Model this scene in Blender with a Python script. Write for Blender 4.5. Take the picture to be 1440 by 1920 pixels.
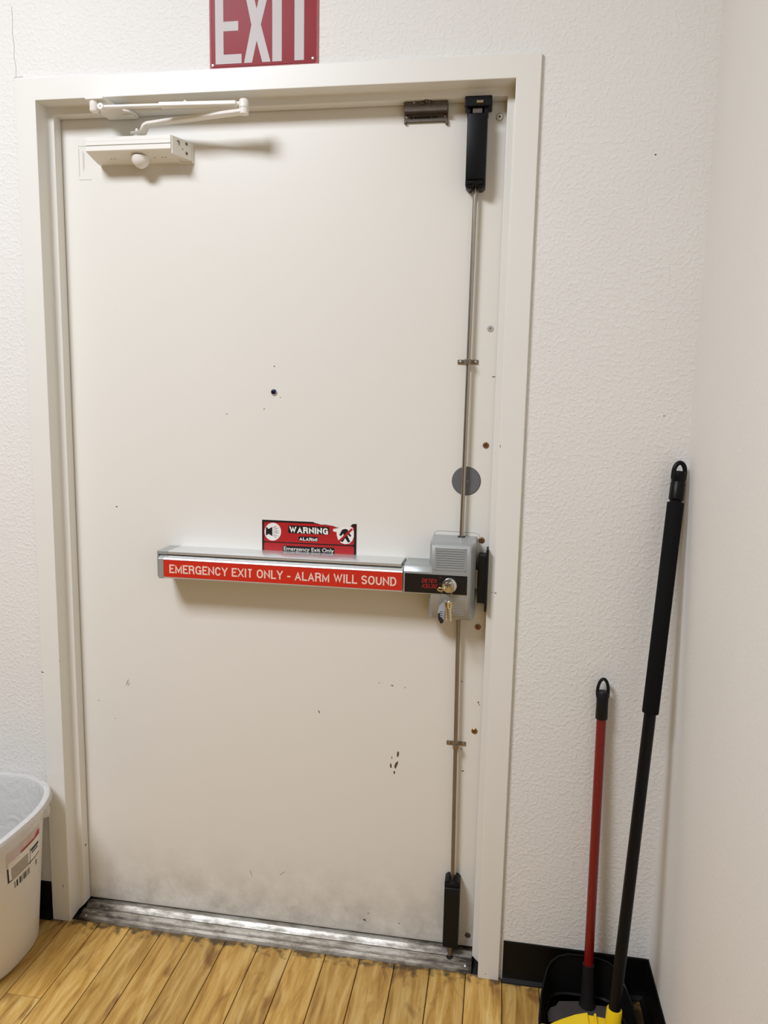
import bpy, bmesh, math, random
from mathutils import Vector, Matrix
for o in list(bpy.data.objects): bpy.data.objects.remove(o, do_unlink=True)
S = bpy.context.scene
COL = S.collection
random.seed(7)

# ------------------------------------------------------------------ camera
def cam_axes(a, b, c):
    f = Vector((math.sin(a)*math.cos(b), math.cos(a)*math.cos(b), math.sin(b)))
    r = f.cross(Vector((0, 0, 1))).normalized(); u = r.cross(f)
    return r*math.cos(c)+u*math.sin(c), u*math.cos(c)-r*math.sin(c), f
cd = bpy.data.cameras.new('camera'); cam = bpy.data.objects.new('camera', cd); COL.objects.link(cam)
R_, U_, F_ = cam_axes(-0.1549, -0.1410, 0.0210)
cam.matrix_world = Matrix(((R_.x, U_.x, -F_.x, 1.1255), (R_.y, U_.y, -F_.y, -1.6441), (R_.z, U_.z, -F_.z, 1.3686), (0, 0, 0, 1)))
cd.sensor_fit = 'VERTICAL'; cd.sensor_height = 36; cd.lens = 1379.43*36/1920; cd.clip_start = 0.02
S.camera = cam

# ------------------------------------------------------------------ world, lights, exposure
S.view_settings.view_transform = 'Standard'; S.view_settings.look = 'None'
S.view_settings.exposure = 0.0; S.view_settings.gamma = 1.0; S.view_settings.use_curve_mapping = False
w = bpy.data.worlds.new('world'); S.world = w; w.use_nodes = True
w.node_tree.nodes['Background'].inputs[0].default_value = (0.02, 0.02, 0.022, 1)
w.node_tree.nodes['Background'].inputs[1].default_value = 0.3
LAMPS = [(-0.30, -1.90, 0.90, 0.80, 102.0)]   # x, y, size x, size y, watts
CEIL = 3.22
LAMP_COL = (0.83, 0.888, 1.0)

# ------------------------------------------------------------------ helpers
def srgb(r, g, b):
    def f(c):
        c /= 255.0
        return c/12.92 if c <= 0.04045 else ((c+0.055)/1.055)**2.4
    return (f(r), f(g), f(b), 1)

def mat(name, col, rough=0.5, metal=0.0, bump=0.0, bscale=200, bdist=0.001, var=0.0, vscale=8, spec=0.5, coat=0.0):
    m = bpy.data.materials.new(name); m.use_nodes = True
    nt = m.node_tree; b = nt.nodes['Principled BSDF']; N = nt.nodes; L = nt.links
    b.inputs['Base Color'].default_value = col; b.inputs['Roughness'].default_value = rough
    b.inputs['Metallic'].default_value = metal; b.inputs['Specular IOR Level'].default_value = spec
    b.inputs['Coat Weight'].default_value = coat
    tc = N.new('ShaderNodeTexCoord')
    if var > 0:
        n = N.new('ShaderNodeTexNoise'); n.inputs['Scale'].default_value = vscale; n.inputs['Detail'].default_value = 6
        L.new(tc.outputs['Object'], n.inputs['Vector'])
        mx = N.new('ShaderNodeMix'); mx.data_type = 'RGBA'
        mx.inputs['A'].default_value = tuple(c*(1-var) for c in col[:3])+(1,)
        mx.inputs['B'].default_value = tuple(min(1, c*(1+var)) for c in col[:3])+(1,)
        L.new(n.outputs['Fac'], mx.inputs['Factor']); L.new(mx.outputs['Result'], b.inputs['Base Color'])
    if bump > 0:
        n = N.new('ShaderNodeTexNoise'); n.inputs['Scale'].default_value = bscale; n.inputs['Detail'].default_value = 3
        L.new(tc.outputs['Object'], n.inputs['Vector'])
        bp = N.new('ShaderNodeBump'); bp.inputs['Strength'].default_value = bump; bp.inputs['Distance'].default_value = bdist
        L.new(n.outputs['Fac'], bp.inputs['Height']); L.new(bp.outputs['Normal'], b.inputs['Normal'])
    return m

def wall_mat(name, col, strength):
    m = mat(name, col, 0.62, spec=0.3); nt = m.node_tree; N = nt.nodes; L = nt.links; b = N['Principled BSDF']
    tc = N.new('ShaderNodeTexCoord')
    n1 = N.new('ShaderNodeTexNoise'); n1.inputs['Scale'].default_value = 125; n1.inputs['Detail'].default_value = 2.5; n1.inputs['Distortion'].default_value = 0.35
    n2 = N.new('ShaderNodeTexNoise'); n2.inputs['Scale'].default_value = 4; n2.inputs['Detail'].default_value = 4
    n3 = N.new('ShaderNodeTexNoise'); n3.inputs['Scale'].default_value = 420; n3.inputs['Detail'].default_value = 2
    for n in (n1, n2, n3): L.new(tc.outputs['Object'], n.inputs['Vector'])
    rp = N.new('ShaderNodeMapRange'); rp.inputs['From Min'].default_value = 0.46; rp.inputs['From Max'].default_value = 0.68
    L.new(n1.outputs['Fac'], rp.inputs['Value'])
    ad = N.new('ShaderNodeMath'); ad.operation = 'MULTIPLY_ADD'; ad.inputs[1].default_value = 0.22
    L.new(n3.outputs['Fac'], ad.inputs[0]); L.new(rp.outputs['Result'], ad.inputs[2])
    bp = N.new('ShaderNodeBump'); bp.inputs['Strength'].default_value = strength; bp.inputs['Distance'].default_value = 0.0016
    L.new(ad.outputs[0], bp.inputs['Height']); L.new(bp.outputs['Normal'], b.inputs['Normal'])
    mx = N.new('ShaderNodeMix'); mx.data_type = 'RGBA'
    mx.inputs['A'].default_value = tuple(c*0.96 for c in col[:3])+(1,); mx.inputs['B'].default_value = tuple(min(1, c*1.03) for c in col[:3])+(1,)
    L.new(n2.outputs['Fac'], mx.inputs['Factor']); L.new(mx.outputs['Result'], b.inputs['Base Color'])
    return m

def finish(name, bm, m, parent=None, loc=None, smooth=False, label=None):
    """link a bmesh built in world coordinates as one object"""
    base = Vector(loc) if loc is not None else (Vector(parent['_b']) if parent is not None and '_b' in parent else Vector((0, 0, 0)))
    bmesh.ops.translate(bm, verts=bm.verts, vec=-base)
    bmesh.ops.recalc_face_normals(bm, faces=bm.faces)
    me = bpy.data.meshes.new(name); bm.to_mesh(me); bm.free()
    if m is not None:
        for x in (m if isinstance(m, (list, tuple)) else [m]): me.materials.append(x)
    if smooth:
        for p in me.polygons: p.use_smooth = True
        try: me.set_sharp_from_angle(angle=math.radians(38))
        except Exception: pass
    o = bpy.data.objects.new(name, me); COL.objects.link(o)
    if parent is None: o.location = base
    else: o.parent = parent
    o['_b'] = tuple(base)
    if label: o['label'] = label
    return o

def thing(name, label, cat, loc, group=None):
    o = bpy.data.objects.new(name, None); COL.objects.link(o); o.location = loc; o.empty_display_size = 0.03
    o['label'] = label; o['category'] = cat; o['_b'] = tuple(loc)
    if group: o['group'] = group
    return o
def tag(o, label, cat, group=None):
    o['label'] = label; o['category'] = cat
    if group: o['group'] = group
    return o
def struct(o): o['kind'] = 'structure'; return o

def box(bm, x0, x1, y0, y1, z0, z1, bev=0.0, seg=2):
    b = bmesh.new()
    vs = [b.verts.new((x, y, z)) for x in (x0, x1) for y in (y0, y1) for z in (z0, z1)]
    for f in ((0, 1, 3, 2), (4, 6, 7, 5), (0, 4, 5, 1), (2, 3, 7, 6), (0, 2, 6, 4), (1, 5, 7, 3)): b.faces.new([vs[i] for i in f])
    bmesh.ops.recalc_face_normals(b, faces=b.faces)
    if bev > 0: bmesh.ops.bevel(b, geom=b.edges[:], offset=bev, segments=seg, affect='EDGES', profile=0.5)
    merge(bm, b); return bm
def merge(bm, b):
    me = bpy.data.meshes.new('tmp'); b.to_mesh(me); b.free(); bm.from_mesh(me); bpy.data.meshes.remove(me)
def B(*a, **k):
    bm = bmesh.new(); box(bm, *a, **k); return bm

def prism(bm, pts, axis, a, b_, bev=0.0, seg=2):
    """polygon pts in the two other axes extruded along axis from a to b_"""
    q = bmesh.new()
    def mk(p, t):
        if axis == 'x': return (t, p[0], p[1])
        if axis == 'y': return (p[0], t, p[1])
        return (p[0], p[1], t)
    va = [q.verts.new(mk(p, a)) for p in pts]; vb = [q.verts.new(mk(p, b_)) for p in pts]
    n = len(pts); q.faces.new(va); q.faces.new(vb[::-1])
    for i in range(n): q.faces.new((va[i], vb[i], vb[(i+1) % n], va[(i+1) % n]))
    bmesh.ops.recalc_face_normals(q, faces=q.faces)
    if bev > 0: bmesh.ops.bevel(q, geom=q.edges[:], offset=bev, segments=seg, affect='EDGES', profile=0.5)
    merge(bm, q); return bm

def sweep(bm, pts, radii, n=16, closed=False, cap=True, flat=None):
    """tube through pts; radii number or list; flat=(ru,rv) ellipse factors with fixed up"""
    pts = [Vector(p) for p in pts]
    if not isinstance(radii, (list, tuple)): radii = [radii]*len(pts)
    q = bmesh.new(); rings = []; prev = None
    for i, p in enumerate(pts):
        if closed: t = (pts[(i+1) % len(pts)]-pts[i-1])
        else: t = (pts[min(i+1, len(pts)-1)]-pts[max(i-1, 0)])
        if t.length < 1e-9: t = Vector((0, 0, 1))
        t.normalize()
        if prev is None:
            u = t.cross(Vector((0, 0, 1)));
            if u.length < 1e-3: u = t.cross(Vector((0, 1, 0)))
        else: u = prev - t*prev.dot(t)
        u.normalize(); prev = u; v = t.cross(u)
        rings.append([q.verts.new(p+(u*math.cos(2*math.pi*k/n)*radii[i]+v*math.sin(2*math.pi*k/n)*radii[i])) for k in range(n)])
    m = len(rings)
    for i in range(m if closed else m-1):
        a, b = rings[i], rings[(i+1) % m]
        for k in range(n): q.faces.new((a[k], a[(k+1) % n], b[(k+1) % n], b[k]))
    if cap and not closed: q.faces.new(rings[0]); q.faces.new(rings[-1])
    bmesh.ops.recalc_face_normals(q, faces=q.faces)
    merge(bm, q); return bm
def tube(p0, p1, prof, n=20):
    """lathe along an axis; prof list of (t 0..1, r)"""
    p0 = Vector(p0); p1 = Vector(p1); bm = bmesh.new(); ax = (p1-p0).normalized()
    u = ax.cross(Vector((0, 1, 0)));
    if u.length < 1e-3: u = ax.cross(Vector((1, 0, 0)))
    u.normalize(); v = ax.cross(u); rings = []
    for t, r in prof:
        c = p0+(p1-p0)*t
        rings.append([bm.verts.new(c+u*math.cos(2*math.pi*k/n)*r+v*math.sin(2*math.pi*k/n)*r) for k in range(n)])
    for a, b in zip(rings, rings[1:]):
        for k in range(n): bm.faces.new((a[k], a[(k+1) % n], b[(k+1) % n], b[k]))
    bm.faces.new(rings[0]); bm.faces.new(rings[-1])
    return bm
def disc_y(cx, cz, y0, y1, r, n=28, bev=0.0):
    """disc facing the room (axis y) from y0 (back, at door) to y1 (front)"""
    pr = [(0, r), (1, r)] if bev == 0 else [(0, r), (1-bev/abs(y0-y1), r), (1, r-bev)]
    return tube((cx, y0, cz), (cx, y1, cz), pr, n)

def text_part(name, s, x0, x1, z0, z1, y, m, parent, off=0.0, spin=False, ext=0.00015, shear=0.0):
    cu = bpy.data.curves.new('txt', 'FONT'); cu.body = s; cu.size = 1; cu.offset = off; cu.shear = shear; cu.resolution_u = 4
    o = bpy.data.objects.new('txt', cu); COL.objects.link(o)
    dg = bpy.context.evaluated_depsgraph_get(); ev = o.evaluated_get(dg); me0 = ev.to_mesh()
    bm = bmesh.new(); bm.from_mesh(me0); ev.to_mesh_clear(); bpy.data.objects.remove(o); bpy.data.curves.remove(cu)
    xs = [v.co.x for v in bm.verts]; ys = [v.co.y for v in bm.verts]
    ax, bx, ay, by = min(xs), max(xs), min(ys), max(ys)
    for v in bm.verts:
        tx = (v.co.x-ax)/(bx-ax); tz = (v.co.y-ay)/(by-ay)
        if spin: tx = 1-tx; tz = 1-tz
        v.co = (x0+(x1-x0)*tx, y, z0+(z1-z0)*tz)
    r = bmesh.ops.extrude_face_region(bm, geom=bm.faces[:])
    bmesh.ops.translate(bm, verts=[g for g in r['geom'] if isinstance(g, bmesh.types.BMVert)], vec=(0, ext, 0))
    return finish(name, bm, m, parent)
def arc(cx, cy, rx, ry, a0, a1, n=8):
    return [(cx+rx*math.cos(math.radians(a0+(a1-a0)*i/n)), cy+ry*math.sin(math.radians(a0+(a1-a0)*i/n))) for i in range(n+1)]
OV = arc(.5, .62, .5, .38, 0, 180)+arc(.5, .38, .5, .38, 180, 360)
GL = {'A': (.72, [[(0, 0), (.5, 1), (1, 0)], [(.2, .27), (.8, .27)]]), 'C': (.68, [arc(.5, .62, .5, .38, 15, 180)+arc(.5, .38, .5, .38, 180, 345)]),
      'D': (.68, [[(0, 1), (0, 0)], [(0, 1), (.42, 1)]+arc(.45, .55, .55, .45, 80, 0, 6)+arc(.45, .45, .55, .45, 0, -80, 6)+[(.42, 0), (0, 0)]]),
      'E': (.6, [[(1, 1), (0, 1), (0, 0), (1, 0)], [(0, .52), (.9, .52)]]), 'G': (.72, [arc(.5, .62, .5, .38, 20, 180)+arc(.5, .38, .5, .38, 180, 330)+[(1, .45), (.58, .45)], [(1, .45), (1, 0)]]),
      'I': (.19, [[(.5, 1), (.5, 0)]]), 'L': (.56, [[(0, 1), (0, 0), (1, 0)]]), 'M': (.82, [[(0, 0), (0, 1), (.5, .1), (1, 1), (1, 0)]]), 'N': (.7, [[(0, 0), (0, 1), (1, 0), (1, 1)]]),
      'O': (.74, [OV]), 'R': (.68, [[(0, 1), (0, 0)], [(0, 1), (.55, 1)]+arc(.6, .76, .38, .24, 80, -80, 8)+[(.55, .52), (0, .52)], [(.55, .52), (.9, .42), (1, 0)]]),
      'S': (.64, [arc(.5, .74, .5, .26, 15, 180, 8)+[(.03, .66), (.12, .58), (.5, .50), (.88, .42), (.97, .34)]+arc(.5, .26, .5, .26, 0, -165, 8)]),
      'T': (.62, [[(0, 1), (1, 1)], [(.5, 1), (.5, 0)]]), 'U': (.68, [[(0, 1), (0, .4)]+arc(.5, .38, .5, .38, 180, 360)+[(1, .4), (1, 1)]]), 'W': (.98, [[(0, 1), (.25, 0), (.5, .95), (.75, 0), (1, 1)]]),
      'X': (.7, [[(0, 1), (1, 0)], [(0, 0), (1, 1)]]), 'Y': (.7, [[(0, 1), (.5, .45), (1, 1)], [(.5, .45), (.5, 0)]]), '-': (.4, [[(-.3, .36), (1.3, .36)]]), '!': (.2, [[(.5, 1), (.5, .3)], [(.5, .16), (.5, 0)]]), ' ': (.26, [])}
def letters(name, s, x0, x1, z0, z1, y, m, parent, t=.165, gap=.12, spin=False, slant=0.0):
    '''capitals built as flat mitred strokes, fitted in x0..x1, z0..z1'''
    tot = sum(GL[c][0]+gap for c in s)-gap; cur = 0; bm = bmesh.new(); h = t/2
    def out(p):
        X, Z = p[0]/tot, min(1, max(0, p[1])); X += slant*(Z-.5)
        if spin: X, Z = 1-X, 1-Z
        return (x0+(x1-x0)*X, y, z0+(z1-z0)*Z)
    for c in s:
        w, st = GL[c]
        for pl in st:
            P_ = [Vector((cur+h+(w-t)*a if w > t+.03 else cur+w/2, h+(1-t)*b_)) for a, b_ in pl]
            if abs(pl[0][1]-pl[-1][1]) > .2 or c in 'AMNWXY!I':
                for e_, o_ in ((0, 1), (-1, -2)):
                    if pl[e_][1] in (0, 1): d = (P_[e_]-P_[o_]).normalized(); P_[e_] = P_[e_]+d*h*1.3
            closed = pl is OV or (P_[0]-P_[-1]).length < 1e-4
            n = len(P_); Lf = []
            for i in range(n):
                a = P_[i-1] if (i or closed) else None; b_ = P_[(i+1) % n] if (i < n-1 or closed) else None
                if a is not None and (P_[i]-a).length < 1e-5: a = P_[i-2]
                if b_ is not None and (P_[i]-b_).length < 1e-5: b_ = P_[(i+2) % n]
                d0 = (P_[i]-a).normalized() if a is not None else None; d1 = (b_-P_[i]).normalized() if b_ is not None else None
                if d0 is None: nn = Vector((-d1.y, d1.x)); k = 1
                elif d1 is None: nn = Vector((-d0.y, d0.x)); k = 1
                else:
                    nn = Vector((-d0.y-d1.y, d0.x+d1.x))
                    if nn.length < 1e-4: nn = Vector((-d0.y, d0.x))
                    nn.normalize(); k = min(3.2, 1/max(.2, nn.dot(Vector((-d0.y, d0.x)))))
                Lf.append((P_[i]+nn*h*k, P_[i]-nn*h*k))
            for i in range(n if closed else n-1):
                a, b_ = Lf[i], Lf[(i+1) % n]
                yo = -3e-6*len(bm.faces); bm.faces.new([bm.verts.new(Vector(out(q))+Vector((0, yo, 0))) for q in (a[0], b_[0], b_[1], a[1])])
        cur += w+gap
    bmesh.ops.dissolve_degenerate(bm, edges=bm.edges[:], dist=1e-7)
    return finish(name, bm, m, parent)
def flat_poly(bm, pts, y, th=0.0002):
    return prism(bm, pts, 'y', y, y+th)
def ell(cx, cz, rx, rz=None, n=32, a0=0, a1=2*math.pi):
    rz = rx if rz is None else rz
    return [(cx+rx*math.cos(a0+(a1-a0)*i/n), cz+rz*math.sin(a0+(a1-a0)*i/n)) for i in range(n)]
def rrect(x0, x1, z0, z1, r, n=5):
    P = []
    for cx, cz, a in ((x1-r, z1-r, 0), (x0+r, z1-r, 90), (x0+r, z0+r, 180), (x1-r, z0+r, 270)):
        for i in range(n+1):
            t = math.radians(a+90*i/n); P.append((cx+r*math.cos(t), cz+r*math.sin(t)))
    return P

# ------------------------------------------------------------------ materials
WALL = srgb(232, 229, 222)
m_wall = wall_mat('orange_peel_paint', WALL, 0.42)
m_wallr = wall_mat('smooth_wall_paint', srgb(232, 228, 220), 0.16)
m_far = wall_mat('beige_wall_paint', srgb(128, 122, 112), 0.3)
m_ceil = wall_mat('ceiling_paint', srgb(232, 230, 224), 0.3)
m_frame = mat('frame_enamel', srgb(232, 229, 220), 0.38, bump=0.15, bscale=60, bdist=0.0006, var=0.02, vscale=5)
m_cream = mat('closer_enamel', srgb(238, 234, 224), 0.33, bump=0.1, bscale=90, bdist=0.0005)
m_gray = mat('gray_hammered_paint', srgb(168, 171, 168), 0.32, metal=0.35, bump=0.25, bscale=900, bdist=0.0003)
m_alu = mat('brushed_aluminium', srgb(222, 223, 221), 0.3, metal=0.7, bump=0.05, bscale=400, bdist=0.0002)
m_steel = mat('satin_steel', srgb(176, 168, 156), 0.3, metal=1.0, var=0.12, vscale=60)
m_steel2 = mat('aged_steel', srgb(150, 138, 122), 0.36, metal=0.9, var=0.15, vscale=30)
m_brass = mat('tarnished_brass', srgb(150, 112, 78), 0.35, metal=0.9, var=0.25, vscale=200)
m_gold = mat('polished_brass', srgb(222, 200, 150), 0.22, metal=1.0)
m_rust = mat('dark_aged_metal', srgb(98, 88, 78), 0.5, metal=0.5, var=0.35, vscale=120, bump=0.3, bscale=200, bdist=0.0004)
m_black = mat('black_plastic', srgb(12, 12, 13), 0.38, spec=0.2, var=0.1, vscale=30)
m_black2 = mat('matte_black_plastic', srgb(12, 12, 13), 0.5, spec=0.3)
m_foam = mat('black_foam', srgb(10, 10, 10), 0.85, spec=0.2, bump=0.3, bscale=700, bdist=0.0004)
m_face = mat('black_faceplate', srgb(18, 18, 20), 0.3)
m_vinyl = mat('black_vinyl_base', srgb(8, 8, 8), 0.45, spec=0.25, var=0.2, vscale=30)
m_red = mat('red_label', srgb(204, 42, 24), 0.4, var=0.05, vscale=30)
m_redtxt = mat('red_print', srgb(170, 30, 34), 0.5)
m_redst = mat('sticker_red', srgb(178, 28, 30), 0.4)
m_blk = mat('sticker_black', srgb(22, 17, 19), 0.4)
m_wht = mat('print_white', srgb(236, 232, 224), 0.5)
m_pink = mat('pale_print', srgb(240, 206, 190), 0.5)
m_signred = mat('sign_red_enamel', srgb(140, 14, 20), 0.3, var=0.08, vscale=14, spec=0.08)
m_signrim = mat('sign_worn_rim', srgb(158, 62, 64), 0.55, var=0.25, vscale=90)
m_signlt = mat('sign_letter', srgb(204, 198, 195), 0.55, spec=0.15, var=0.03, vscale=20)
m_redpole = mat('red_enamel_tube', srgb(122, 14, 16), 0.35, coat=0.2)
m_yel = mat('yellow_plastic', srgb(238, 200, 20), 0.38)
m_disc = mat('gray_cover_plate', srgb(112, 114, 116), 0.38, metal=0.2, var=0.05, vscale=60)
m_dark = mat('dark_gap', srgb(30, 27, 25), 0.8)
m_scuff = mat('brown_chip', srgb(86, 68, 50), 0.7, var=0.3, vscale=300)
m_pencil = mat('grey_mark', srgb(150, 143, 130), 0.8)
m_can = mat('white_can_plastic', srgb(226, 222, 214), 0.4, var=0.02, vscale=6)
m_glass = mat('viewer_glass', srgb(40, 44, 90), 0.05, metal=0.8)
m_tagp = mat('grey_tag_plastic', srgb(168, 172, 180), 0.3)
m_navy = mat('navy_tag', srgb(24, 26, 44), 0.5)
m_bristle = mat('dark_bristle', srgb(40, 38, 36), 0.7, var=0.3, vscale=400)
m_panmat = mat('dusty_black_plastic', srgb(30, 28, 27), 0.5, var=0.45, vscale=22, spec=0.3)
m_chrome = mat('chrome_lock', srgb(205, 203, 198), 0.22, metal=1.0)

# door paint with grime that collects toward the bottom edge
m_door = mat('door_enamel', srgb(233, 229, 219), 0.36, spec=0.45)
def door_nodes():
    nt = m_door.node_tree; N = nt.nodes; L = nt.links; b = N['Principled BSDF']
    tc = N.new('ShaderNodeTexCoord'); sp = N.new('ShaderNodeSeparateXYZ'); L.new(tc.outputs['Object'], sp.inputs[0])
    n = N.new('ShaderNodeTexNoise'); n.inputs['Scale'].default_value = 14; n.inputs['Detail'].default_value = 8; n.inputs['Roughness'].default_value = 0.7
    L.new(tc.outputs['Object'], n.inputs['Vector'])
    mr = N.new('ShaderNodeMapRange'); mr.inputs['From Min'].default_value = 0.34; mr.inputs['From Max'].default_value = 0.0
    L.new(sp.outputs['Z'], mr.inputs['Value'])
    pw = N.new('ShaderNodeMath'); pw.operation = 'POWER'; pw.inputs[1].default_value = 2.6; L.new(mr.outputs['Result'], pw.inputs[0])
    r2 = N.new('ShaderNodeMapRange'); r2.inputs['From Min'].default_value = 0.35; r2.inputs['From Max'].default_value = 0.75
    L.new(n.outputs['Fac'], r2.inputs['Value'])
    ml = N.new('ShaderNodeMath'); ml.operation = 'MULTIPLY'; L.new(pw.outputs[0], ml.inputs[0]); L.new(r2.outputs['Result'], ml.inputs[1])
    n2 = N.new('ShaderNodeTexNoise'); n2.inputs['Scale'].default_value = 3; n2.inputs['Detail'].default_value = 3
    L.new(tc.outputs['Object'], n2.inputs['Vector'])
    mx0 = N.new('ShaderNodeMix'); mx0.data_type = 'RGBA'; c = srgb(233, 229, 219)
    mx0.inputs['A'].default_value = tuple(v*0.97 for v in c[:3])+(1,); mx0.inputs['B'].default_value = c
    L.new(n2.outputs['Fac'], mx0.inputs['Factor'])
    mx = N.new('ShaderNodeMix'); mx.data_type = 'RGBA'; mx.inputs['B'].default_value = srgb(120, 106, 92)
    L.new(mx0.outputs['Result'], mx.inputs['A'])
    m8 = N.new('ShaderNodeMath'); m8.operation = 'MULTIPLY'; m8.inputs[1].default_value = 0.85; L.new(ml.outputs[0], m8.inputs[0])
    # a thin film of grime hugging the very bottom
    e = N.new('ShaderNodeMapRange'); e.inputs['From Min'].default_value = 0.035; e.inputs['From Max'].default_value = 0.018; L.new(sp.outputs['Z'], e.inputs['Value'])
    e2 = N.new('ShaderNodeMath'); e2.operation = 'MULTIPLY'; e2.inputs[1].default_value = 0.55; L.new(e.outputs['Result'], e2.inputs[0])
    mm = N.new('ShaderNodeMath'); mm.operation = 'MAXIMUM'; L.new(m8.outputs[0], mm.inputs[0]); L.new(e2.outputs[0], mm.inputs[1])
    L.new(mm.outputs[0], mx.inputs['Factor']); L.new(mx.outputs['Result'], b.inputs['Base Color'])
    bn = N.new('ShaderNodeTexNoise'); bn.inputs['Scale'].default_value = 90; L.new(tc.outputs['Object'], bn.inputs['Vector'])
    bp = N.new('ShaderNodeBump'); bp.inputs['Strength'].default_value = 0.12; bp.inputs['Distance'].default_value = 0.0004
    L.new(bn.outputs['Fac'], bp.inputs['Height']); L.new(bp.outputs['Normal'], b.inputs['Normal'])
door_nodes()

# threshold: dirty aluminium
m_thr = mat('dirty_aluminium', srgb(150, 146, 138), 0.42, metal=0.7)
def thr_nodes():
    nt = m_thr.node_tree; N = nt.nodes; L = nt.links; b = N['Principled BSDF']
    tc = N.new('ShaderNodeTexCoord'); mp = N.new('ShaderNodeMapping'); mp.inputs['Scale'].default_value = (1, 3, 3); L.new(tc.outputs['Object'], mp.inputs[0])
    n = N.new('ShaderNodeTexNoise'); n.inputs['Scale'].default_value = 16; n.inputs['Detail'].default_value = 9; n.inputs['Roughness'].default_value = 0.72
    L.new(mp.outputs[0], n.inputs['Vector'])
    sp = N.new('ShaderNodeSeparateXYZ'); L.new(tc.outputs['Object'], sp.inputs[0])
    # more grime at the two ends
    a = N.new('ShaderNodeMath'); a.operation = 'ABSOLUTE'; s = N.new('ShaderNodeMath'); s.operation = 'SUBTRACT'; s.inputs[1].default_value = 0.0
    L.new(sp.outputs['X'], s.inputs[0]); L.new(s.outputs[0], a.inputs[0])
    mr = N.new('ShaderNodeMapRange'); mr.inputs['From Min'].default_value = 0.3; mr.inputs['From Max'].default_value = 0.55; mr.inputs['To Max'].default_value = 0.3
    L.new(a.outputs[0], mr.inputs['Value'])
    ad = N.new('ShaderNodeMath'); ad.operation = 'ADD'; L.new(n.outputs['Fac'], ad.inputs[0]); L.new(mr.outputs['Result'], ad.inputs[1])
    cr = N.new('ShaderNodeValToRGB'); e = cr.color_ramp.elements
    e[0].position = 0.44; e[0].color = srgb(214, 210, 200); e[1].position = 0.78; e[1].color = srgb(62, 54, 45)
    e3 = e.new(0.56); e3.color = srgb(170, 162, 148)
    L.new(ad.outputs[0], cr.inputs[0]); L.new(cr.outputs[0], b.inputs['Base Color'])
    mr2 = N.new('ShaderNodeMapRange'); mr2.inputs['From Min'].default_value = 0.42; mr2.inputs['From Max'].default_value = 0.7
    mr2.inputs['To Min'].default_value = 0.45; mr2.inputs['To Max'].default_value = 0.05
    L.new(ad.outputs[0], mr2.inputs['Value']); L.new(mr2.outputs['Result'], b.inputs['Metallic'])
thr_nodes()

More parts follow.
